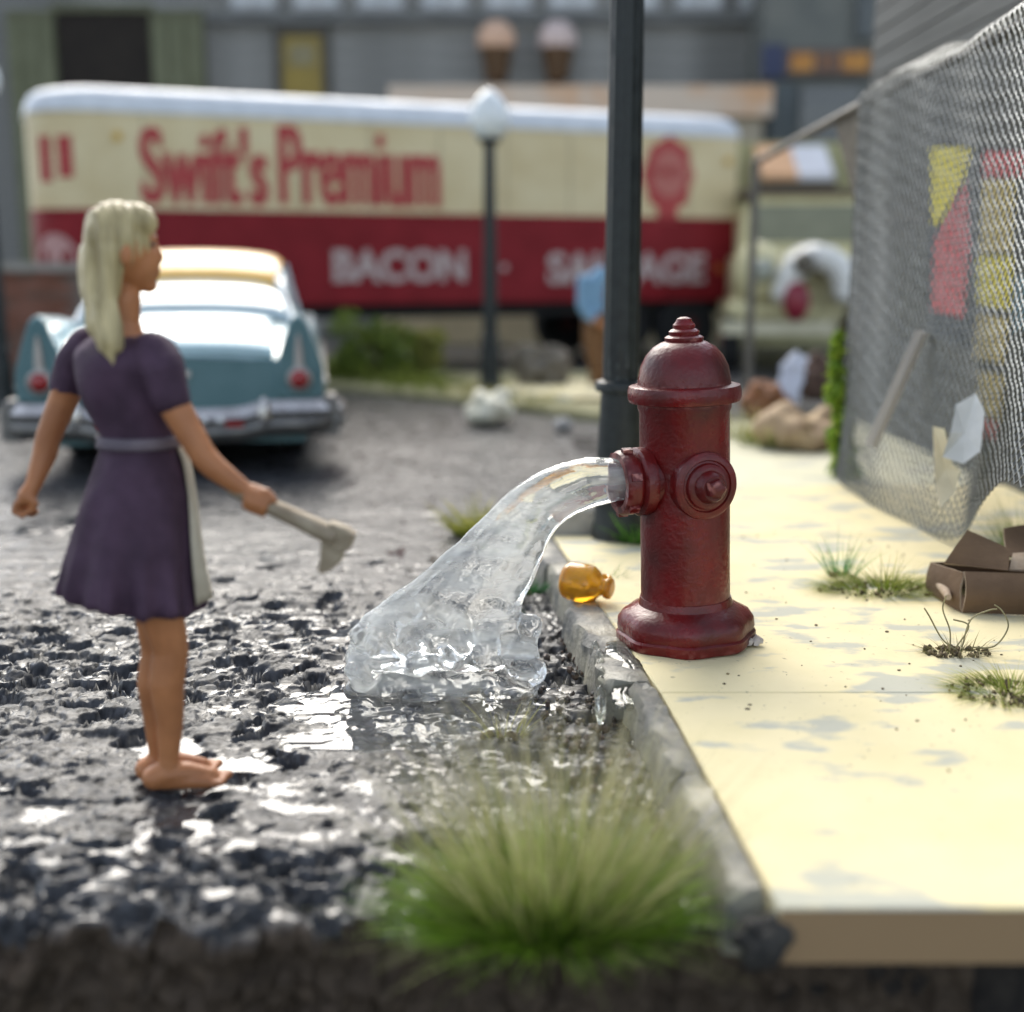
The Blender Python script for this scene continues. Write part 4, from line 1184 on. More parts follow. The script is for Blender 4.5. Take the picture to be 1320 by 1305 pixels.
for k in range(7): MB().ell((-.33 + .11 * k, -.262, .385), (.025, .02, .025), 12, 8).build('stud', mat('bright_stud', (.8, .8, .78), (.75, .75, .73), 10, .25), bmp, 60)
for x in (-.42, .42): MB().box(x - .06, x + .06, -.255, -.235, .335, .37).build('reflector', M_REDL, bmp, 20)
MB().box(-.9, .9, -.06, .3, .2, .30).build('rear_apron', M_TEAL, car, 30)
for sd_ in (-1, 1):
    for s in (.95, 4.05):
        Mx = axis_mat((sd_ * .68, s, .335), (sd_, 0, 0))
        w_ = MB().lathe([(.20, 0), (.30, .01), (.335, .04), (.34, .11), (.335, .18), (.30, .21), (.21, .22)], 32, Mx).build('wheel', M_TYRE, car, 40)
        MB().lathe([(.20, .19), (.19, .215), (.12, .225), (.05, .24), (.01, .245)], 24, Mx).build('hubcap', M_CHROME, w_, 60)
MB().box(-.66, .66, .4, 4.7, .14, .26).build('underbody', M_TYRE, car, 20)

# ================================================================== CHAIN LINK FENCE
M_WIRE = mat('galvanised_wire', (.21, .225, .225), (.13, .14, .14), 20, .45, metallic=.6)
M_POST = mat('fence_post', (.05, .048, .042), (.09, .085, .07), 12, .6, bump=.3)
M_RAIL = mat('fence_rail', (.17, .155, .13), (.08, .07, .055), 12, .6, bump=.2)
FP = Vector((2.10, 7.7, SW)); FT = 2.36
fence = thing('chain_link_fence', 'sagging chain link fence along the right side of the sidewalk', 'fence', FP)
def fpt(Y, z): return Vector((np.interp(Y, [3.4, 5.5, 7.7, 11.8], [1.93, 2.06, 2.10, 2.24]) - 2.10, Y - 7.7, z - SW))
MB().lathe([(.04, 0), (.04, FT - SW + .03), (.02, FT - SW + .05)], 12).build('post', M_POST, fence, 40)
p2_ = fpt(11.8, SW)
MB().lathe([(.04, -.15), (.04, FT - SW), (.02, FT - SW + .02)], 12, Matrix.Translation(p2_)).build('post', M_RAIL, fence, 40)
p3_ = fpt(3.5, SW)
MB().lathe([(.04, 0), (.04, FT - SW), (.02, FT - SW + .02)], 12, Matrix.Translation(p3_)).build('post', M_POST, fence, 40)
MB().tube([fpt(11.8, FT - .02), fpt(7.7, FT)], .030, 10).build('rail', M_RAIL, fence, 40)
MB().tube([fpt(7.7, FT), fpt(5.5, FT), fpt(3.4, FT)], .024, 10).build('rail', M_RAIL, fence, 40)
br = MB().add([fpt(7.72, FT - .02), fpt(8.5, FT - .04), fpt(7.78, FT - .62), fpt(7.72, FT - .62)] + [v + Vector((.02, 0, 0)) for v in (fpt(7.72, FT - .02), fpt(8.5, FT - .04), fpt(7.78, FT - .62), fpt(7.72, FT - .62))],
              [(0, 1, 2, 3), (7, 6, 5, 4), (0, 4, 5, 1), (1, 5, 6, 2), (2, 6, 7, 3), (3, 7, 4, 0)])
br.build('corner_gusset', mat('gusset', (.06, .05, .035), (.1, .085, .06), 12, .8), fence, 20)
def mesh_pt(a, b_):
    """a: metres along from the post towards the camera, b_: 0 bottom .. 1 top"""
    Y = 7.72 - a
    zb = SW + .01 + .50 * float(sstep(1.9, 3.3, a))
    zt = FT + .05 + .02 * math.sin(a * 3.1)
    z = zb + (zt - zb) * b_
    p = fpt(Y, z)
    fold = .016 * math.sin(a * 3.2 + b_ * 2.0) * (1 - b_ * .6) + .006 * math.sin(a * 9 + b_ * 5)
    p.x += fold - .035 - (.10 * (1 - b_) ** 3) * (1 + math.sin(a * 2.4)) * .6
    if b_ > 1: p = mesh_pt(a, 1.0) + Vector((.34 * (b_ - 1) / .12, .05 * math.sin(a * 6) * (b_ - 1) / .12, (.13 + .05 * math.sin(a * 2.3 + 1)) * (b_ - 1) / .12))
    return p
LA, LB = 3.95, 2.2; ST_ = .066
wm = MB()
for fam in (1, -1):
    k = -int(LB / ST_) - 1
    for k in range(-int(LB * 1.6 / ST_) - 2, int(LA / ST_) + int(LB * 1.6 / ST_) + 2):
        pts = []
        n = int(LB * 1.12 / .035)
        for i in range(n + 1):
            b_ = 1.12 * i / n; a = k * ST_ + fam * b_ * LB * 1.05 + .007 * math.sin(i * 1.9 + k)
            if 0 <= a <= LA: pts.append(mesh_pt(a, b_))
            elif pts: break
        if len(pts) > 2: wm.tube(pts, .0048, 3, cap=False)
wm.build('wire_mesh', M_WIRE, fence, 60, kind='stuff')

# things caught in or leaning behind the mesh
pk = [at_y(1128, 575, 6.2), at_y(1194, 428, 6.05)]
d_ = (pk[1] - pk[0])
pl = MB().tube([(0, 0, 0), tuple(d_ * .5), tuple(d_)], .034, 4, flat=.4)
o = pl.build('plank', mat('grey_plank', (.52, .50, .48), (.4, .38, .37), 6, .8, bump=.3, stretch=(1, 1, .2)), None, 30); o.location = pk[0] + Vector((-.02, 0, 0))
tag(o, 'pale grey plank leaning against the wire mesh of the fence', 'plank')
def paper(px, py, Y, pts, m, label, nm='paper_scrap', seed=0, off=-.01):
    base = at_y(px, py, Y); rng = np.random.RandomState(seed)
    P = [Vector(((x) / FPX * Y, rng.uniform(-.025, .025), -(y) / FPX * Y)) for x, y in pts]
    c_ = sum(P, Vector()) / len(P) + Vector((0, .03, 0))
    vs = P + [c_] + [p + Vector((0, .004, 0)) for p in P] + [c_ + Vector((0, .004, 0))]
    n = len(P); fs = []
    for i in range(n):
        j = (i + 1) % n
        fs += [(i, j, n), (n + 1 + j, n + 1 + i, 2 * n + 1), (j, i, n + 1 + i, n + 1 + j)]
    o = MB().add(vs, fs).build(nm, m, None, 0); o.location = base + Vector((off, 0, 0)); o.rotation_euler = (R(-24), R(0), R(-20))
    tag(o, label, 'paper'); return o
M_PAPER = mat('white_paper', (.78, .78, .75), (.66, .66, .62), 10, .7)
M_PAPERC = mat('cream_paper', (.70, .62, .42), (.6, .52, .34), 8, .75)
paper(1245, 560, 5.2, [(-12, -40), (12, -58), (24, -30), (22, 22), (2, 38), (-24, 30), (-16, 0)], M_PAPER, 'crumpled white paper caught low in the fence mesh', seed=3)
paper(1222, 605, 5.25, [(-20, -60), (-5, -55), (8, -10), (18, 0), (14, 30), (-4, 55), (-12, 20)], M_PAPERC, 'cream paper strip hanging below the crumpled white paper', seed=4)

# vine climbing the fence post
vp = Vector((2.02, 7.62, SW))
vine = thing('vine', 'bright green leafy vine climbing the end post of the wire fence', 'vine', vp)
vb = MB()
rv = random.Random(8)
for i in range(26):
    t = i / 25; py = 632 - 195 * t; px = float(np.interp(t, [0, .25, .5, 1], [1092, 1090, 1080, 1077])) + rv.uniform(-9, 9) * (1.3 - t)
    r = (.10 * (1 - t) + .035 * t) * rv.uniform(.7, 1.3)
    leaves(int(70 - 35 * t), at_y(px, py, 7.62) - vp, (r, r, r * rv.uniform(.8, 1.8)), (.03, .075), (.10, .22, .015), (.38, .50, .06), 300 + i, vb)
vb.build('foliage', M_LEAF, vine, 0, kind='stuff')
MB().tube([(.01, 0, 0), (.0, .01, .3), (-.02, .0, .6), (-.01, 0, .95)], [.012, .01, .008, .005], 6).build('stem', M_SOIL, vine, 40)

# ================================================================== WALL WITH POSTERS behind the fence
M_BOARD = mat('grey_board', (.11, .115, .11), (.07, .075, .072), 3, .8, bump=.3, stretch=(1, .3, 3))
wall = thing('board_wall', 'grey boarded wall standing behind the wire fence', 'wall', (2.95, 7.6, 0))
wall['kind'] = 'thing'
MB().box(0, .12, -3.6, 3.0, .0, 3.6).build('backing', M_BOARD, wall, 20)
bd = MB().box(-.022, 0, -3.6, 3.0, 0, .155).build('board', M_BOARD, wall, 20)
for i in range(21):
    o = bd if i == 0 else bd.copy()
    if i: col.objects.link(o)
    o.location = (random.uniform(-.003, .003), 0, .02 + .17 * i)
MP = {'y': mat('poster_yellow', (.80, .70, .06), (.7, .6, .06), 6, .7), 'r': mat('poster_red', (.62, .10, .12), (.52, .14, .15), 6, .7), 'k': mat('poster_dark', (.03, .045, .06), (.06, .07, .09), 6, .7),
      't': mat('poster_tan', (.58, .47, .17), (.48, .39, .16), 8, .7), 'c': mat('poster_blue', (.10, .24, .34), (.14, .3, .4), 6, .7)}
def on_wall(px, py):
    c, s = math.cos(PITCH), math.sin(PITCH); a, b_ = (px - CX) / FPX, (py - CY) / FPX
    d = Vector((a, c - b_ * s, -s - b_ * c)); t = 2.925 / d.x
    return Vector((0, 0, CAM_Z)) + d * t
def poster(label, panels):
    base = on_wall(*panels[0][1][0]); t = thing('poster', label, 'poster', base)
    for i, (m, pts) in enumerate(panels):
        P = [on_wall(*p) - base + Vector((-.004 * i, 0, 0)) for p in pts]
        n = len(P); Q = [p + Vector((.0035, 0, 0)) for p in P]
        MB().add(P + Q, [tuple(range(n)), tuple(range(2 * n - 1, n - 1, -1))] + [(i_, n + i_, n + (i_ + 1) % n, (i_ + 1) % n) for i_ in range(n)]).build('print', MP[m], t, 0)
poster('faded poster with a yellow wedge over a red field, behind the fence', [('k', [(1196, 185), (1275, 185), (1275, 460), (1196, 430)]), ('y', [(1200, 190), (1254, 190), (1246, 225), (1210, 290), (1202, 290)]), ('r', [(1248, 232), (1252, 320), (1244, 410), (1202, 400), (1206, 310)])])
poster('tall yellow sign with a red head at the right, behind the fence', [('k', [(1262, 190), (1345, 190), (1345, 640), (1262, 580)]), ('r', [(1268, 195), (1340, 195), (1340, 228), (1268, 228)]), ('t', [(1268, 232), (1312, 232), (1308, 325), (1264, 325)]), ('y', [(1262, 330), (1310, 330), (1306, 400), (1262, 392)]),
        ('t', [(1262, 405), (1304, 410), (1298, 470), (1258, 462)]), ('t', [(1264, 478), (1300, 484), (1298, 545), (1264, 530)]), ('r', [(1270, 540), (1292, 545), (1290, 570), (1270, 564)]), ('c', [(1314, 360), (1335, 350), (1335, 420), (1312, 430)])])

# ================================================================== THE TRAILER
M_CREAM = mat('trailer_cream', (.68, .58, .36), (.60, .49, .28), 1.5, .55, .65, bump=.05, spec=.25)
M_MAROON = mat('trailer_maroon', (.23, .012, .018), (.18, .010, .014), 2, .5, .65, spec=.25)
M_SILVER = mat('trailer_roof', (.66, .69, .72), (.56, .59, .62), 3, .3, .45)
M_PRINT = mat('red_print', (.36, .025, .03), (.42, .07, .06), 12, .6)
M_WPRINT = mat('white_print', (.50, .41, .38), (.40, .30, .28), 12, .6)
TA, TB = Vector((-5.16, 16.0, 0)), Vector((3.43, 19.4, 0))
TL = (TB - TA).length; TU = (TB - TA).normalized(); TN = Vector((TU.y, -TU.x, 0))      # TN faces the camera
trot = math.atan2(TU.y, TU.x)
trailer = thing('semi_trailer', 'cream and maroon meat trailer with silver roof parked across the street', 'trailer', (TA.x, TA.y, -.02), trot)
TW = 2.4
def plan(r_front, r_back, inset=0.0, n=10):
    """outline of the trailer body: rounded nose at u=0 (left), tighter rear"""
    x0, x1, y0, y1 = -.80 + inset, TL - inset, inset, TW - inset
    P = []
    for (cx_, cy_, r, a0) in ((x0 + r_front, y0 + r_front, r_front, 180), (x1 - r_back, y0 + r_back, r_back, 270), (x1 - r_back, y1 - r_back, r_back, 0), (x0 + r_front, y1 - r_front, r_front, 90)):
        for k in range(n + 1):
            a = R(a0 + 90 * k / n); P.append((cx_ + r * math.cos(a), cy_ + r * math.sin(a)))
    return P
def tier(z0, z1, name, m, ins=0.0):
    P = plan(.75 - ins * .5, .06, ins)
    return MB().prism(P, z0, z1).build(name, m, trailer, 40)
tier(.90, 2.10, 'lower_body', M_MAROON)
tier(2.10, 3.34, 'upper_body', M_CREAM, .004)
rr = []
for ins, z in ((-.015, 3.30), (-.015, 3.36), (.0, 3.43), (.05, 3.52), (.14, 3.59), (.3, 3.63), (.6, 3.65)):
    P = plan(max(.2, .75 - ins * .4), max(.06, .08), ins); rr.append([Vector((x, y, z)) for x, y in P])
MB().loft(rr).build('roof', M_SILVER, trailer, 50)
for z in (2.10, .92): 
    rr = []
    P = plan(.75, .06, -.012); Q = plan(.75, .06, .01)
    MB().prism(plan(.76, .07, -.014), z - .02, z + .02).build('trim_band', M_MAROON, trailer, 40)
for k in range(9):
    MB().box(.55 + k * .98, .575 + k * .98, -.006, .004, 2.14, 3.28).build('seam', mat('seam', (.5, .43, .27), (.44, .37, .23), 4, .6), trailer, 0)
def on_side(px, py):
    c, s = math.cos(PITCH), math.sin(PITCH); a, b_ = (px - CX) / FPX, (py - CY) / FPX
    d = Vector((a, c - b_ * s, -s - b_ * c)); o_ = Vector((0, 0, CAM_Z))
    t = (TA - o_).dot(TN) / d.dot(TN); p = o_ + d * t - TA
    return p.dot(TU), p.z + .02
def lettering(body, px0, px1, py_top, py_bot, m, bold=.02):
    u0, zb = on_side(px0, py_bot); u1, _ = on_side(px1, py_bot); _, zt = on_side((px0 + px1) / 2, py_top)
    _, zb = on_side((px0 + px1) / 2, py_bot)
    me = text_mesh(body, u1 - u0, zt - zb, bold, .008, .022 if m is M_PRINT else .008); me.materials.append(m)
    o = link('lettering', me, trailer, 0); o.location = (u0, -.007, zb)
    return o
lettering("Swift's", 185, 345, 163, 264, M_PRINT, .012)
lettering("Premium", 362, 566, 166, 266, M_PRINT, .012)
lettering("BACON", 430, 600, 322, 364, M_WPRINT, .03)
lettering("SAUSAGE", 706, 908, 326, 366, M_WPRINT, .03)
def disc(px, py, rz, ru, m, name, y=-.01, th=.01, n=28, parent=None):
    u, z = on_side(px, py)
    P = [(u + ru * math.cos(2 * math.pi * k / n), z + rz * math.sin(2 * math.pi * k / n)) for k in range(n)]
    return MB().prism(P, -y - th, -y, Matrix(((1, 0, 0, 0), (0, 0, -1, 0), (0, 1, 0, 0), (0, 0, 0, 1)))).build(name, m, trailer if parent is None else parent, 20)
disc(650, 345, .05, .05, M_WPRINT, 'bullet')
disc(926, 346, .07, .07, mat('amber_lamp', (.5, .13, .03), (.4, .1, .03), 10, .3), 'marker_lamp', -.03, .03)
disc(938, 208, .06, .06, mat('amber_lamp2', (.6, .38, .06), (.5, .3, .05), 10, .3), 'marker_lamp', -.03, .03)
disc(151, 176, .06, .06, MATS['amber_lamp2'], 'marker_lamp', -.03, .03)
emb = disc(862, 226, .56, .44, M_PRINT, 'emblem', -.004, .008, 8)
disc(862, 224, .34, .29, mat('faded_print', (.46, .16, .13), (.42, .12, .1), 8, .6), 'emblem_centre', -.012, .004, parent=emb)
u_, z_ = on_side(860, 275); MB().box(u_ - .17, u_ + .17, -.0125, -.0045, z_ - .12, z_ + .10).build('emblem_tab', M_PRINT, emb, 0)
for i_, (word, px) in enumerate((("SWIFT", 860),)):
    u, z = on_side(px, 230); me = text_mesh('SWIFT', .5, .16, .02, .004); me.materials.append(M_PRINT)
    o = link('lettering', me, emb, 0); o.location = (u - .25, -.017, z)
# print on the rounded nose: two tall strokes above, a pale round badge below
for a_, z0, z1, m in ((R(222), 2.45, 3.0, M_PRINT), (R(244), 2.5, 3.0, M_PRINT)):
    rr = []
    for da in np.linspace(-.12, .12, 6):
        a = a_ + da; c_ = Vector((-.80 + .75, .75, 0)); rr.append([c_ + Vector((.754 * math.cos(a), .754 * math.sin(a), z)) for z in (z0, z1)])
    rr2 = [[p + Vector((.008 * math.cos(a_), .008 * math.sin(a_), 0)) for p in r_] for r_ in rr]
    MB().loft([r_ + q_[::-1] for r_, q_ in zip(rr, rr2)]).build('nose_lettering', m, trailer, 40)
rr = []
for k in range(20):
    t = 2 * math.pi * k / 20; a = R(226) + .42 * math.cos(t); z = 1.5 + .32 * math.sin(t)
    rr.append(Vector((-.05 + .756 * math.cos(a), .75 + .756 * math.sin(a), z)))
c_ = Vector((-.05 + .765 * math.cos(R(226)), .75 + .765 * math.sin(R(226)), 1.5))
MB().add(rr + [c_], [(k, (k + 1) % 20, 20) for k in range(20)]).build('nose_badge', mat('badge', (.48, .30, .28), (.42, .22, .2), 8, .6), trailer, 60)
MB().box(.8, TL - .1, .25, TW - .25, .70, .90).build('chassis', M_TYRE, trailer, 20)
for u in (TL - 1.9, TL - .75):
    for v in (.06, TW - .36):
        Mx = axis_mat((u, v + .3, .50), (0, -1, 0))
        w_ = MB().lathe([(.3, 0), (.46, .01), (.5, .05), (.5, .24), (.46, .29), (.31, .30)], 32, Mx).build('wheel', M_TYRE, trailer, 40)
        MB().lathe([(.3, .28), (.28, .30), (.14, .26), (.12, .32), (.02, .34)], 20, Mx).build('rim', mat('maroon_rim', (.12, .02, .02), (.08, .015, .015), 8, .6), w_, 50)
for v in (.35, TW - .5): MB().box(2.2, 2.34, v, v + .14, 0, .9).build('landing_leg', M_TYRE, trailer, 20)

# ================================================================== GRASS VERGE, BUSHES and FAR PAVEMENT
M_VERGE = mat('verge', (.20, .19, .09), (.32, .30, .17), 3, .9, bump=.6)
vg = MB(); poly = [(-3.2, 14.7), (-1.9, 14.3), (-.9, 13.3), (-.1, 12.5), (.7, 11.55), (1.15, 11.2), (1.6, 12.5), (2.6, 16.4), (-3.2, 15.6)]
vg.prism(poly, -.03, .06, bev=.03).build('verge', M_VERGE, None, 30, kind='structure')
gm = MB()
rnd = random.Random(12); npr = np.random.RandomState(5)
for i in range(70):
    t = rnd.random(); x = -2.4 + 3.0 * t; y = np.interp(x, [-3.2, -1.9, -.9, -.1, .7], [14.7, 14.3, 13.3, 12.5, 11.55]) + rnd.uniform(.1, 1.4)
    gcol = ((.09, .13, .02), (.22, .26, .05)) if x < -.7 else ((.22, .21, .07), (.42, .40, .17))
    blades(26, .2, (.08, .3 if x < -.7 else .16), .7, gcol[0], gcol[1], .015, .5, 100 + i, center=(x, y, .05), seg=3, MBin=gm)
gm.build('verge_grass', M_GRASS, None, 0, kind='stuff', label='yellow green grass growing on the verge before the trailer', category='grass')
def bush(px, py_top, Y, w, label, c0, c1, seed, n=900, z0=.03):
    p = at_y(px, py_top, Y); h = p.z - z0
    t = thing('bush', label, 'bush', (p.x, Y, z0)); lb = MB()
    rn = random.Random(seed)
    for i in range(12):
        q = rn.random(); r = w * rn.uniform(.28, .45)
        leaves(n // 12, (rn.uniform(-w, w) * .7, rn.uniform(-w, w) * .4, h * (.15 + .7 * q)), (r, r * .8, min(r, h * .4)), (.06, .13), c0, c1, seed * 20 + i, lb)
    lb.build('foliage', M_LEAF, t, 0, kind='stuff')
    for k in range(3): MB().tube([(0, 0, 0), (.1 * (k - 1), .02, h * .5), (.25 * (k - 1) * w, .03, h * .8)], [.03, .02, .01], 6).build('stem', M_SOIL, t, 40)
bush(480, 408, 15.1, .55, 'dark green bush beside the blue car under the trailer', (.06, .11, .015), (.24, .30, .05), 1, 1300)
bush(545, 425, 15.2, .4, 'yellow green bush between dark bush and the white globe lamp', (.14, .16, .03), (.42, .40, .12), 2, 800)
M_STONE = mat('rubble_stone', (.20, .175, .14), (.11, .095, .07), 8, .85, bump=.5)
def stone(px, py, z, r, label, m, sq=.6, seed=0, nm='stone', group=None):
    p = at_z(px, py, z)
    b = MB().ell((0, 0, r[2] * .8), r, 14, 10)
    me = remesh(b, max(r) / 14, 1, lambda co: ((vnoise(co[:, 0] * 6 / max(r) * .4 + seed, co[:, 2] * 6 / max(r) * .4 + co[:, 1] * 5, seed) - .5) * max(r) * .5).astype(np.float32)); me.materials.append(m)
    o = link(nm, me, None, 0); o.location = (p.x, p.y, z); tag(o, label, 'stone', group); return o
stone(632, 545, 0, (.24, .2, .16), 'pale cream boulder at the foot of the white globe lamp', mat('pale_stone', (.86, .82, .66), (.8, .74, .56), 6, .8, bump=.3), seed=2)
stone(727, 556, 0, (.085, .08, .07), 'small pale pebble on the street left of the dark lamp post', mat('grey_pebble', (.5, .48, .45), (.4, .38, .36), 8, .8), seed=3)
stone(694, 500, .05, (.36, .32, .27), 'grey heap of rubble between the globe lamp and the worker', M_STONE, seed=4)
stone(1040, 575, SW, (.34, .28, .15), 'tan flat stone on the far sidewalk by the vine', mat('tan_stone', (.48, .36, .22), (.4, .28, .18), 6, .85, bump=.4), seed=5)
stone(985, 535, SW, (.22, .2, .17), 'rusty brown stone beside the white rag behind the hydrant', mat('rust_stone', (.28, .12, .06), (.2, .1, .05), 8, .85, bump=.4), seed=6)
stone(1048, 508, SW, (.26, .26, .22), 'dark brown earth heap beyond the white rag', mat('earth_heap', (.12, .07, .05), (.08, .05, .035), 8, .9, bump=.5), seed=7)
# white rag
rp = at_z(1012, 522, SW); rb = MB()
for k in range(5): rb.cap((.03 * k - .06, 0, .05), .06, (.06 * k * .6 + .02, .05, .38 + .03 * (k % 3)), .045)
me = remesh(rb, .016, 2, lambda co: ((vnoise(co[:, 0] * 20, co[:, 2] * 14, 3) - .5) * .04).astype(np.float32)); me.materials.append(mat('white_cloth', (.68, .70, .78), (.58, .6, .68), 9, .8))
o = link('rag', me, None, 0); o.location = (rp.x, rp.y, SW); tag(o, 'bunched white rag on the far sidewalk behind the hydrant', 'rag')
for k, (px, py, sd_, lb_) in enumerate(((945, 565, 61, 'yellow green weeds on the far sidewalk right behind the hydrant'), (1000, 575, 62, 'straw coloured weeds in front of the white rag'))):
    weed(px, py, SW, lb_, 160, .25, (.12, .32), (.12, .16, .03), (.3, .3, .09), (.48, .43, .2), sd_, (1, .7), 0, .8, .5, .014)
# cream pavement strip beyond the road and the low dock wall behind the trailer
MB().prism([(-.15, 13.2), (.62, 12.5), (1.6, 12.6), (1.7, 14.2), (.1, 14.4)], -.03, .11, bev=.02).build('far_pavement', M_SLAB, None, 30, kind='structure')
dk = MB().box(-2.4, 7.5, 0, .5, -.05, .72)
o = dk.build('low_wall', mat('dock_wall', (.58, .54, .36), (.5, .46, .3), 2, .85, bump=.2), None, 20); o.location = (0, 23.2, 0); o['kind'] = 'thing'
tag(o, 'low cream concrete wall showing under the trailer', 'wall')

# ================================================================== WORKER in blue
wp = at_z(768, 500, .06)
wk = thing('person', 'worker in blue shirt and brown trousers behind the dark lamp post', 'person', (wp.x + .06, wp.y, .06))
YK = wp.y
def K(px, py, dy=0.0): return at_y(px, py, YK + dy) - Vector((wp.x + .06, YK, .06))
sh_ = MB(); chain([(K(776, 352), .085), (K(766, 366), .13), (K(762, 385), .14), (K(766, 408), .135)], sh_); chain([(K(752, 362, -.12), .075), (K(750, 395, -.16), .06), (K(764, 412, -.2), .05)], sh_); chain([(K(790, 362, .1), .07), (K(800, 395, .12), .06)], sh_)
me = remesh(sh_, .018, 3); me.materials.append(mat('blue_shirt', (.22, .38, .52), (.18, .32, .46), 8, .8)); link('shirt', me, wk, 0); me.polygons.foreach_set('use_smooth', [True] * len(me.polygons))
tr_ = MB(); chain([(K(768, 412), .15), (K(762, 440, -.06), .10), (K(768, 470, -.06), .085), (K(768, 496, -.06), .07)], tr_); chain([(K(772, 412), .14), (K(782, 445, .08), .095), (K(784, 496, .08), .07)], tr_)
me = remesh(tr_, .018, 3); me.materials.append(mat('brown_trousers', (.20, .10, .04), (.15, .075, .03), 8, .85)); link('trousers', me, wk, 0); me.polygons.foreach_set('use_smooth', [True] * len(me.polygons))
hb_ = MB(); hc = K(790, 335); hb_.ell(hc, (.085, .08, .11), 16, 12); chain([(K(776, 356), .06), (hc + Vector((-.01, 0, -.05)), .055)], hb_); chain([(K(764, 412, -.2), .045), (K(778, 420, -.22), .035), (K(790, 424, -.22), .04)], hb_); chain([(K(800, 395, .12), .045), (K(806, 418, .1), .035)], hb_)
chain([(K(776, 356), .06), (K(764, 372), .1), (K(768, 412), .1), (K(764, 440, -.06), .06), (K(768, 496, -.06), .05)], hb_)
chain([(K(764, 366), .07), (K(752, 364, -.12), .05), (K(750, 395, -.16), .045), (K(764, 412, -.2), .042)], hb_); chain([(K(770, 366), .07), (K(790, 362, .1), .05), (K(800, 395, .12), .045)], hb_)
hb_.ell(hc + Vector((.085, 0, -.01)), (.02, .014, .02), 10, 8)
for k in range(4): chain([(K(790, 422 + 2 * k, -.22 + .004 * k), .014), (K(796, 424 + 2 * k, -.22), .012)], hb_)
chain([(K(768, 496, -.06), .055), (K(768, 500, -.06), .05)], hb_)
me = remesh(hb_, .014, 3); me.materials.append(M_SKIN); link('body', me, wk, 0); me.polygons.foreach_set('use_smooth', [True] * len(me.polygons))
MB().ell(hc + Vector((-.012, 0, .03)), (.095, .09, .095), 16, 10).build('hair', mat('dark_hair', (.03, .02, .015), (.05, .03, .02), 20, .6, bump=.5), wk, 60)
for dy, px in ((-.06, 768), (.08, 784)):
    f_ = K(px, 500, dy); f_.z = 0
    sb_ = MB(); sb_.cap(f_ + Vector((-.05, 0, .05)), .05, f_ + Vector((.14, 0, .04)), .042); sb_.cap(f_ + Vector((-.02, 0, .05)), .055, f_ + Vector((-.02, 0, .12)), .06)
    me = remesh(sb_, .014, 2); me.materials.append(M_TYRE); link('shoe', me, wk, 0)

# ================================================================== OLD CREAM TRUCK at the right
M_TCREAM = mat('truck_cream', (.62, .57, .33), (.54, .48, .26), 3, .45, coat=.2)
M_TWHITE = mat('truck_white', (.78, .77, .72), (.68, .66, .6), 4, .35, coat=.3)
tk = at_z(1000, 478, 0)
truck = thing('old_truck', 'old cream truck with rounded white fender behind the fence post', 'truck', (tk.x, tk.y, -.02), R(-6))
def TK(px, py, dy=0.0): return at_y(px, py, tk.y + dy)
su = 1 / FPX * (tk.y * .98)
b = MB()
MB().box(-.55, 1.6, .55, 2.1, .62, 1.55).build('hood', M_TCREAM, truck, 30)
cab = MB().prism([(-.45, 1.5), (1.7, 1.5), (1.6, 2.25), (1.35, 2.5), (-.1, 2.5), (-.35, 2.25)], -3.4, -1.9, Matrix(((1, 0, 0, 0), (0, 0, -1, 0), (0, 1, 0, 0), (0, 0, 0, 1)))).build('cab', M_TCREAM, truck, 30)
MB().prism([(-.4, 2.42), (1.66, 2.42), (1.66, 2.52), (-.4, 2.52)], -3.5, -1.8, Matrix(((1, 0, 0, 0), (0, 0, -1, 0), (0, 1, 0, 0), (0, 0, 0, 1)))).build('cab_roof', mat('truck_roof', (.12, .09, .06), (.09, .07, .05), 5, .7), truck, 30)
MB().box(-.2, 1.4, 1.885, 1.9, 1.75, 2.3).build('windshield', mat('truck_glass', (.2, .21, .15), (.16, .17, .12), 4, .1), truck, 20)
fb = MB()
for k in range(9):
    a = R(10 + 160 * k / 8)
    fb.cap((.5 - .42 * math.cos(a), .1, .98 + .55 * math.sin(a)), .19, (.5 - .42 * math.cos(a), .65, 1.0 + .55 * math.sin(a)), .19)
me = remesh(fb, .035, 5); me.materials.append(M_TWHITE); link('fender', me, truck, 0); me.polygons.foreach_set('use_smooth', [True] * len(me.polygons))
fb = MB(); fb.ell((-.25, .35, 1.32), (.36, .3, .42), 20, 14); fb.cap((-.5, .5, .8), .2, (.4, .5, .8), .2)
me = remesh(fb, .035, 4); me.materials.append(M_TCREAM); link('nose', me, truck, 0); me.polygons.foreach_set('use_smooth', [True] * len(me.polygons))
for x, z, r, m in ((-.22, 1.36, .15, mat('headlight_glass', (.35, .36, .28), (.3, .31, .25), 8, .15, coat=.6)), (.30, 1.46, .13, mat('lamp_dark', (.1, .085, .06), (.13, .11, .08), 8, .3))):
    MB().lathe([(r, 0), (r * 1.1, .06), (r, .09), (r * .6, .12), (.02, .13)], 24, axis_mat((x, .06 if x < 0 else -.10, z), (0, -1, 0))).build('headlight', m, truck, 50)
MB().box(-.75, .75, -.02, .12, .50, .68).build('bumper', mat('truck_bumper', (.6, .56, .4), (.5, .46, .32), 5, .5), truck, 30)
for x in (-.45, .95):
    Mx = axis_mat((x, .62, .42), (-1 if x < 0 else 1, 0, 0))
    w_ = MB().lathe([(.25, 0), (.38, .01), (.42, .05), (.42, .2), (.38, .24), (.26, .25)], 28, Mx).build('wheel', M_TYRE, truck, 40)
    MB().lathe([(.25, .22), (.23, .25), (.1, .23), (.08, .28), (.02, .29)], 20, Mx).build('rim', mat('truck_rim', (.2, .02, .03), (.16, .02, .025), 8, .5), w_, 50)
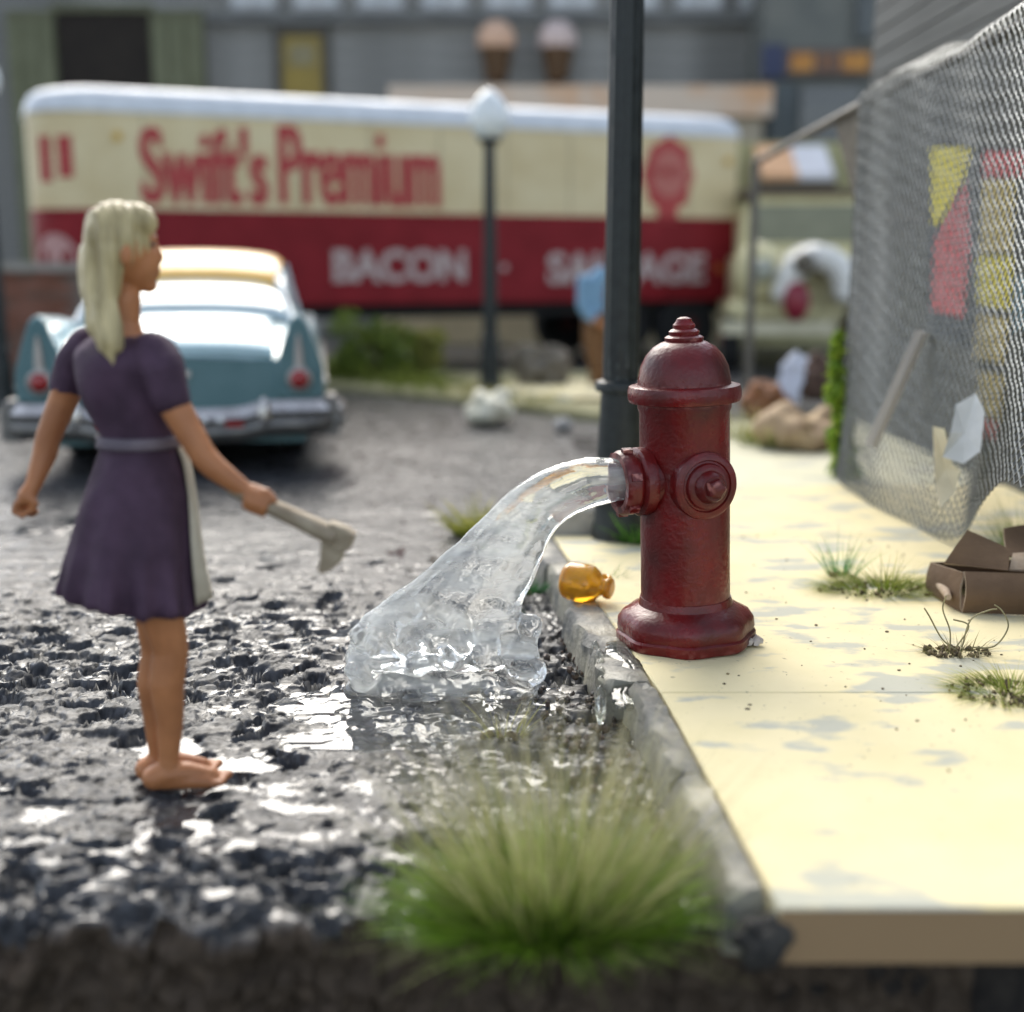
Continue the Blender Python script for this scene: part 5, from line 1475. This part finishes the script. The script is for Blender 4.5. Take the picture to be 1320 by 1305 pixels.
MB().ell((.22, -.12, .95), (.18, .12, .26), 20, 12).build('spotlamp', mat('red_enamel', (.26, .02, .035), (.2, .015, .03), 8, .35), truck, 60)
MB().box(-.5, 1.5, 2.0, 4.8, .5, 1.3).build('bed', M_TCREAM, truck, 30)

# ================================================================== BUILDINGS
YB = 27.0
def wall_x(px): return at_y(px, 60, YB).x
def wall_z(py): return at_y(660, py, YB).z
M_CLAP = mat('grey_clapboard', (.31, .31, .29), (.13, .13, .12), 2.6, .75, detail=10, bump=.2, stretch=(.3, 1, 3))
M_OLIVE = mat('olive_paint', (.12, .125, .07), (.095, .10, .055), 2, .7, stretch=(3, 1, .4))
M_DARKW = mat('interior_shade', (.018, .014, .011), (.025, .02, .015), 3, .9)
x0_, x1_ = wall_x(-60), wall_x(1030); top_ = 8.2
bld = thing('warehouse', 'long grey clapboard warehouse with olive doors behind the trailer', 'building', (0, YB, 0))
MB().box(x0_, x1_, .25, 8, -.03, top_).build('wall', M_CLAP, bld, 0)
cb = None
nb = int(top_ / .3)
for i in range(nb):
    if cb is None: cb = MB().add([(x0_, .25, 0), (x1_, .25, 0), (x1_, .25, .31), (x0_, .25, .31), (x0_, .20, 0), (x1_, .20, 0), (x1_, .235, .31), (x0_, .235, .31)], [(4, 5, 6, 7), (0, 4, 7, 3), (1, 2, 6, 5), (0, 1, 5, 4), (3, 7, 6, 2)]).build('clapboard', M_CLAP, bld, 0); o = cb
    else: o = cb.copy(); col.objects.link(o)
    o.location = (0, 0, .3 * i)
zt = wall_z(14)
def wbox(pxa, pxb, pya, pyb, d0, d1, name, m, parent=None):
    return MB().box(wall_x(pxa), wall_x(pxb), d0, d1, wall_z(pyb), wall_z(pya)).build(name, m, parent or bld, 0)
dw = wbox(72, 192, 14, 480, .12, .19, 'doorway', M_DARKW)  # solid near-black panel; the open doorway's shade is put into its colour
wbox(66, 198, 4, 14, .06, .18, 'lintel', M_OLIVE, dw)
for pa, pb in ((8, 70), (194, 262)):
    dl = wbox(pa, pb, 12, 480, .05, .15, 'sliding_door', M_OLIVE)
    for q in (0, 1, 2):
        w_ = (pb - pa) / 3; wbox(pa + q * w_ + 3, pa + (q + 1) * w_ - 3, 26, 470, .02, .05, 'plank', mat('olive_light', (.16, .17, .10), (.125, .135, .075), 2, .7), dl)
yd = wbox(362, 414, 44, 300, .1, .19, 'door', mat('yellow_door', (.30, .22, .045), (.24, .18, .04), 2, .6))
for a_ in ((352, 362), (414, 424)): wbox(a_[0], a_[1], 36, 300, .06, .19, 'door_frame', mat('dark_frame', (.08, .075, .06), (.06, .055, .045), 3, .7), yd)
wbox(352, 424, 32, 44, .05, .19, 'door_frame', MATS['dark_frame'], yd)
wbox(372, 404, 56, 84, .085, .1, 'pane', mat('door_glass', (.2, .17, .07), (.16, .13, .05), 3, .2), yd)
# pale windows of the upper floor, just entering at the top
M_WIN = mat('pale_window', (.50, .52, .53), (.4, .43, .45), 3, .2)
for k in range(9):
    pa = 296 + k * 82
    wf = wbox(pa, pa + 62, -120, 14, .1, .19, 'window', mat('window_frame', (.34, .35, .35), (.3, .31, .31), 4, .7))
    for q in (0, 1): wbox(pa + 5 + q * 28, pa + 29 + q * 28, -112, 8, .07, .1, 'pane', M_WIN, wf)
wbox(270, 1026, 18, 30, .02, .19, 'ledge', mat('ledge', (.15, .155, .15), (.12, .125, .12), 3, .8))
# two brown wall lanterns with peach tops
for px, cc, lab in ((640, (.68, .44, .30), 'brown wall lantern with peach top above the globe lamp'), (718, (.62, .50, .46), 'brown wall lantern with pinkish top left of the tall lamp post')):
    lx = wall_x(px); z1 = wall_z(30)
    t = thing('wall_lantern', lab, 'lantern', (lx, YB - .28, wall_z(110)), 0, 'lanterns on the warehouse wall')
    hh = z1 - wall_z(110)
    MB().lathe([(.16, 0), (.22, .06), (.3, hh * .45), (.33, hh * .58)], 14).build('cage', mat('lantern_brown', (.10, .05, .015), (.07, .035, .012), 5, .5), t, 30)
    MB().lathe([(.36, hh * .56), (.4, hh * .66), (.36, hh * .84), (.2, hh * .97), (.02, hh)], 20).build('cap', mat('lantern_cap' + str(px), cc, tuple(x * .85 for x in cc), 5, .5), t, 50)
    MB().box(-.06, .06, .1, .32, hh * .1, hh * .2).build('bracket', M_TYRE, t, 0)
# low shed with peach roof just behind the trailer
sx0, sx1 = at_y(512, 120, 24.5).x, at_y(984, 120, 24.5).x; sz = at_y(660, 112, 24.5).z
shed = thing('shed', 'low shed with a pale peach flat roof behind the trailer', 'building', (0, 24.5, 0))
MB().box(sx0, sx1, 0, 2.0, -.03, sz - .55).build('wall', mat('shed_wall', (.4, .36, .28), (.34, .3, .23), 2, .8), shed, 0)
M_SHR = mat('shed_roof', (.60, .50, .40), (.62, .38, .22), 1.2, .7, thr=(.5, .68))
MB().box(sx0 - .15, sx1 + .15, -.2, 2.2, sz - .55, sz).build('roof', M_SHR, shed, 0)
# blue-grey shop front with orange sign at the right, further wing above the fence
shp = thing('shop_front', 'blue grey shop front with an orange sign at upper right', 'building', (0, 25.5, 0))
def sbox(pxa, pxb, pya, pyb, d0, d1, name, m, parent=None):
    return MB().box(at_y(pxa, 60, 25.5).x, at_y(pxb, 60, 25.5).x, d0, d1, at_y(660, pyb, 25.5).z, at_y(660, pya, 25.5).z).build(name, m, parent or shp, 0)
sbox(986, 1420, -140, 486, .2, 5, 'wall', mat('shop_wall', (.17, .175, .155), (.12, .13, .12), 1.2, .8))
sgn = sbox(985, 1125, 62, 98, .02, .18, 'sign_board', mat('sign_board', (.10, .085, .075), (.13, .11, .1), 2, .7))
sbox(984, 1012, 58, 100, -.02, .15, 'sign_panel', mat('navy_panel', (.03, .04, .09), (.045, .055, .11), 3, .6), sgn)
M_OR = mat('orange_print', (.52, .25, .06), (.4, .17, .05), 3, .7, thr=(.45, .6))
for pa, pb in ((1020, 1050), (1055, 1066), (1070, 1080), (1086, 1122)): sbox(pa, pb, 68, 92, 0, .03, 'sign_print', M_OR if pb - pa > 20 else mat('dull_orange', (.25, .13, .07), (.2, .1, .06), 3, .7), sgn)
sbox(996, 1030, 105, 420, .05, .19, 'door', mat('slate_door', (.05, .065, .07), (.07, .085, .09), 2, .5))
sbox(1036, 1115, 110, 300, .08, .19, 'window', mat('shop_window', (.12, .125, .125), (.09, .095, .1), 2, .15))
sbox(1105, 1180, -30, 48, .06, .19, 'window', mat('upper_window', (.05, .06, .062), (.08, .09, .09), 2, .2))
sbox(1128, 1152, -30, 6, .0, .05, 'curtain', mat('pink_curtain', (.55, .45, .46), (.5, .4, .4), 3, .8))
# peach and white awning peeking below the fence rail
aw = at_y(1030, 205, 22)
awn = thing('awning', 'small peach and white awning seen under the fence rail', 'awning', (aw.x, 22, aw.z - .25))
for k, m in enumerate((mat('awning_peach', (.72, .42, .22), (.62, .36, .2), 3, .7), mat('awning_white', (.66, .66, .68), (.6, .6, .62), 3, .7))):
    for q in (0, 1):
        xa = -.62 + .62 * k + .31 * q
        MB().add([(xa, 0, 0), (xa + .31, 0, 0), (xa + .31, .8, .55), (xa, .8, .55), (xa, 0, -.1), (xa + .31, 0, -.1), (xa + .31, .8, .45), (xa, .8, .45)], [(0, 1, 2, 3), (7, 6, 5, 4), (0, 4, 5, 1), (1, 5, 6, 2), (2, 6, 7, 3), (3, 7, 4, 0)]).build('stripe', m, awn, 0)
MB().box(-.66, .66, -.05, .75, -.24, -.12).build('frame', mat('awning_frame', (.08, .06, .04), (.06, .05, .035), 3, .7), awn, 0)
MB().box(-.9, 1.2, .8, .95, -4.0, .6).build('back_wall', mat('olive_yellow_wall', (.40, .38, .2), (.34, .32, .17), 2, .8), awn, 0)
# low brick wall at the far left, by the lamp post
bw = at_z(15, 500, 0)
lw = thing('brick_wall', 'low brown brick wall with stone coping at the left edge', 'wall', (bw.x - 1.6, bw.y + .4, -.02)); lw['kind'] = 'thing'
MB().box(0, 2.35, .02, .28, 0, 1.35).build('core', mat('mortar', (.2, .16, .13), (.16, .13, .11), 6, .9), lw, 0)
bricks = [mat('brick_%d' % k, c_, tuple(x * .8 for x in c_), 6, .85, bump=.3) for k, c_ in enumerate(((.22, .09, .055), (.27, .12, .08), (.18, .10, .07)))]
bms = []
for k in range(3):
    o = MB().box(0, .22, 0, .04, 0, .07).build('brick', bricks[k], lw, 0); bms.append(o)
first = [True] * 3
for r_ in range(17):
    for c_ in range(10):
        x = c_ * .235 + (.117 if r_ % 2 else 0) - .06
        if x < 0 or x > 2.12: continue
        k = random.randrange(3)
        if first[k]: o = bms[k]; first[k] = False
        else: o = bms[k].copy(); col.objects.link(o)
        o.location = (x, -.012 + random.uniform(-.004, .004), .01 + r_ * .079)
MB().box(-.05, 2.42, -.08, .34, 1.36, 1.46).build('coping', mat('coping', (.34, .31, .27), (.28, .26, .22), 5, .85), lw, 20)
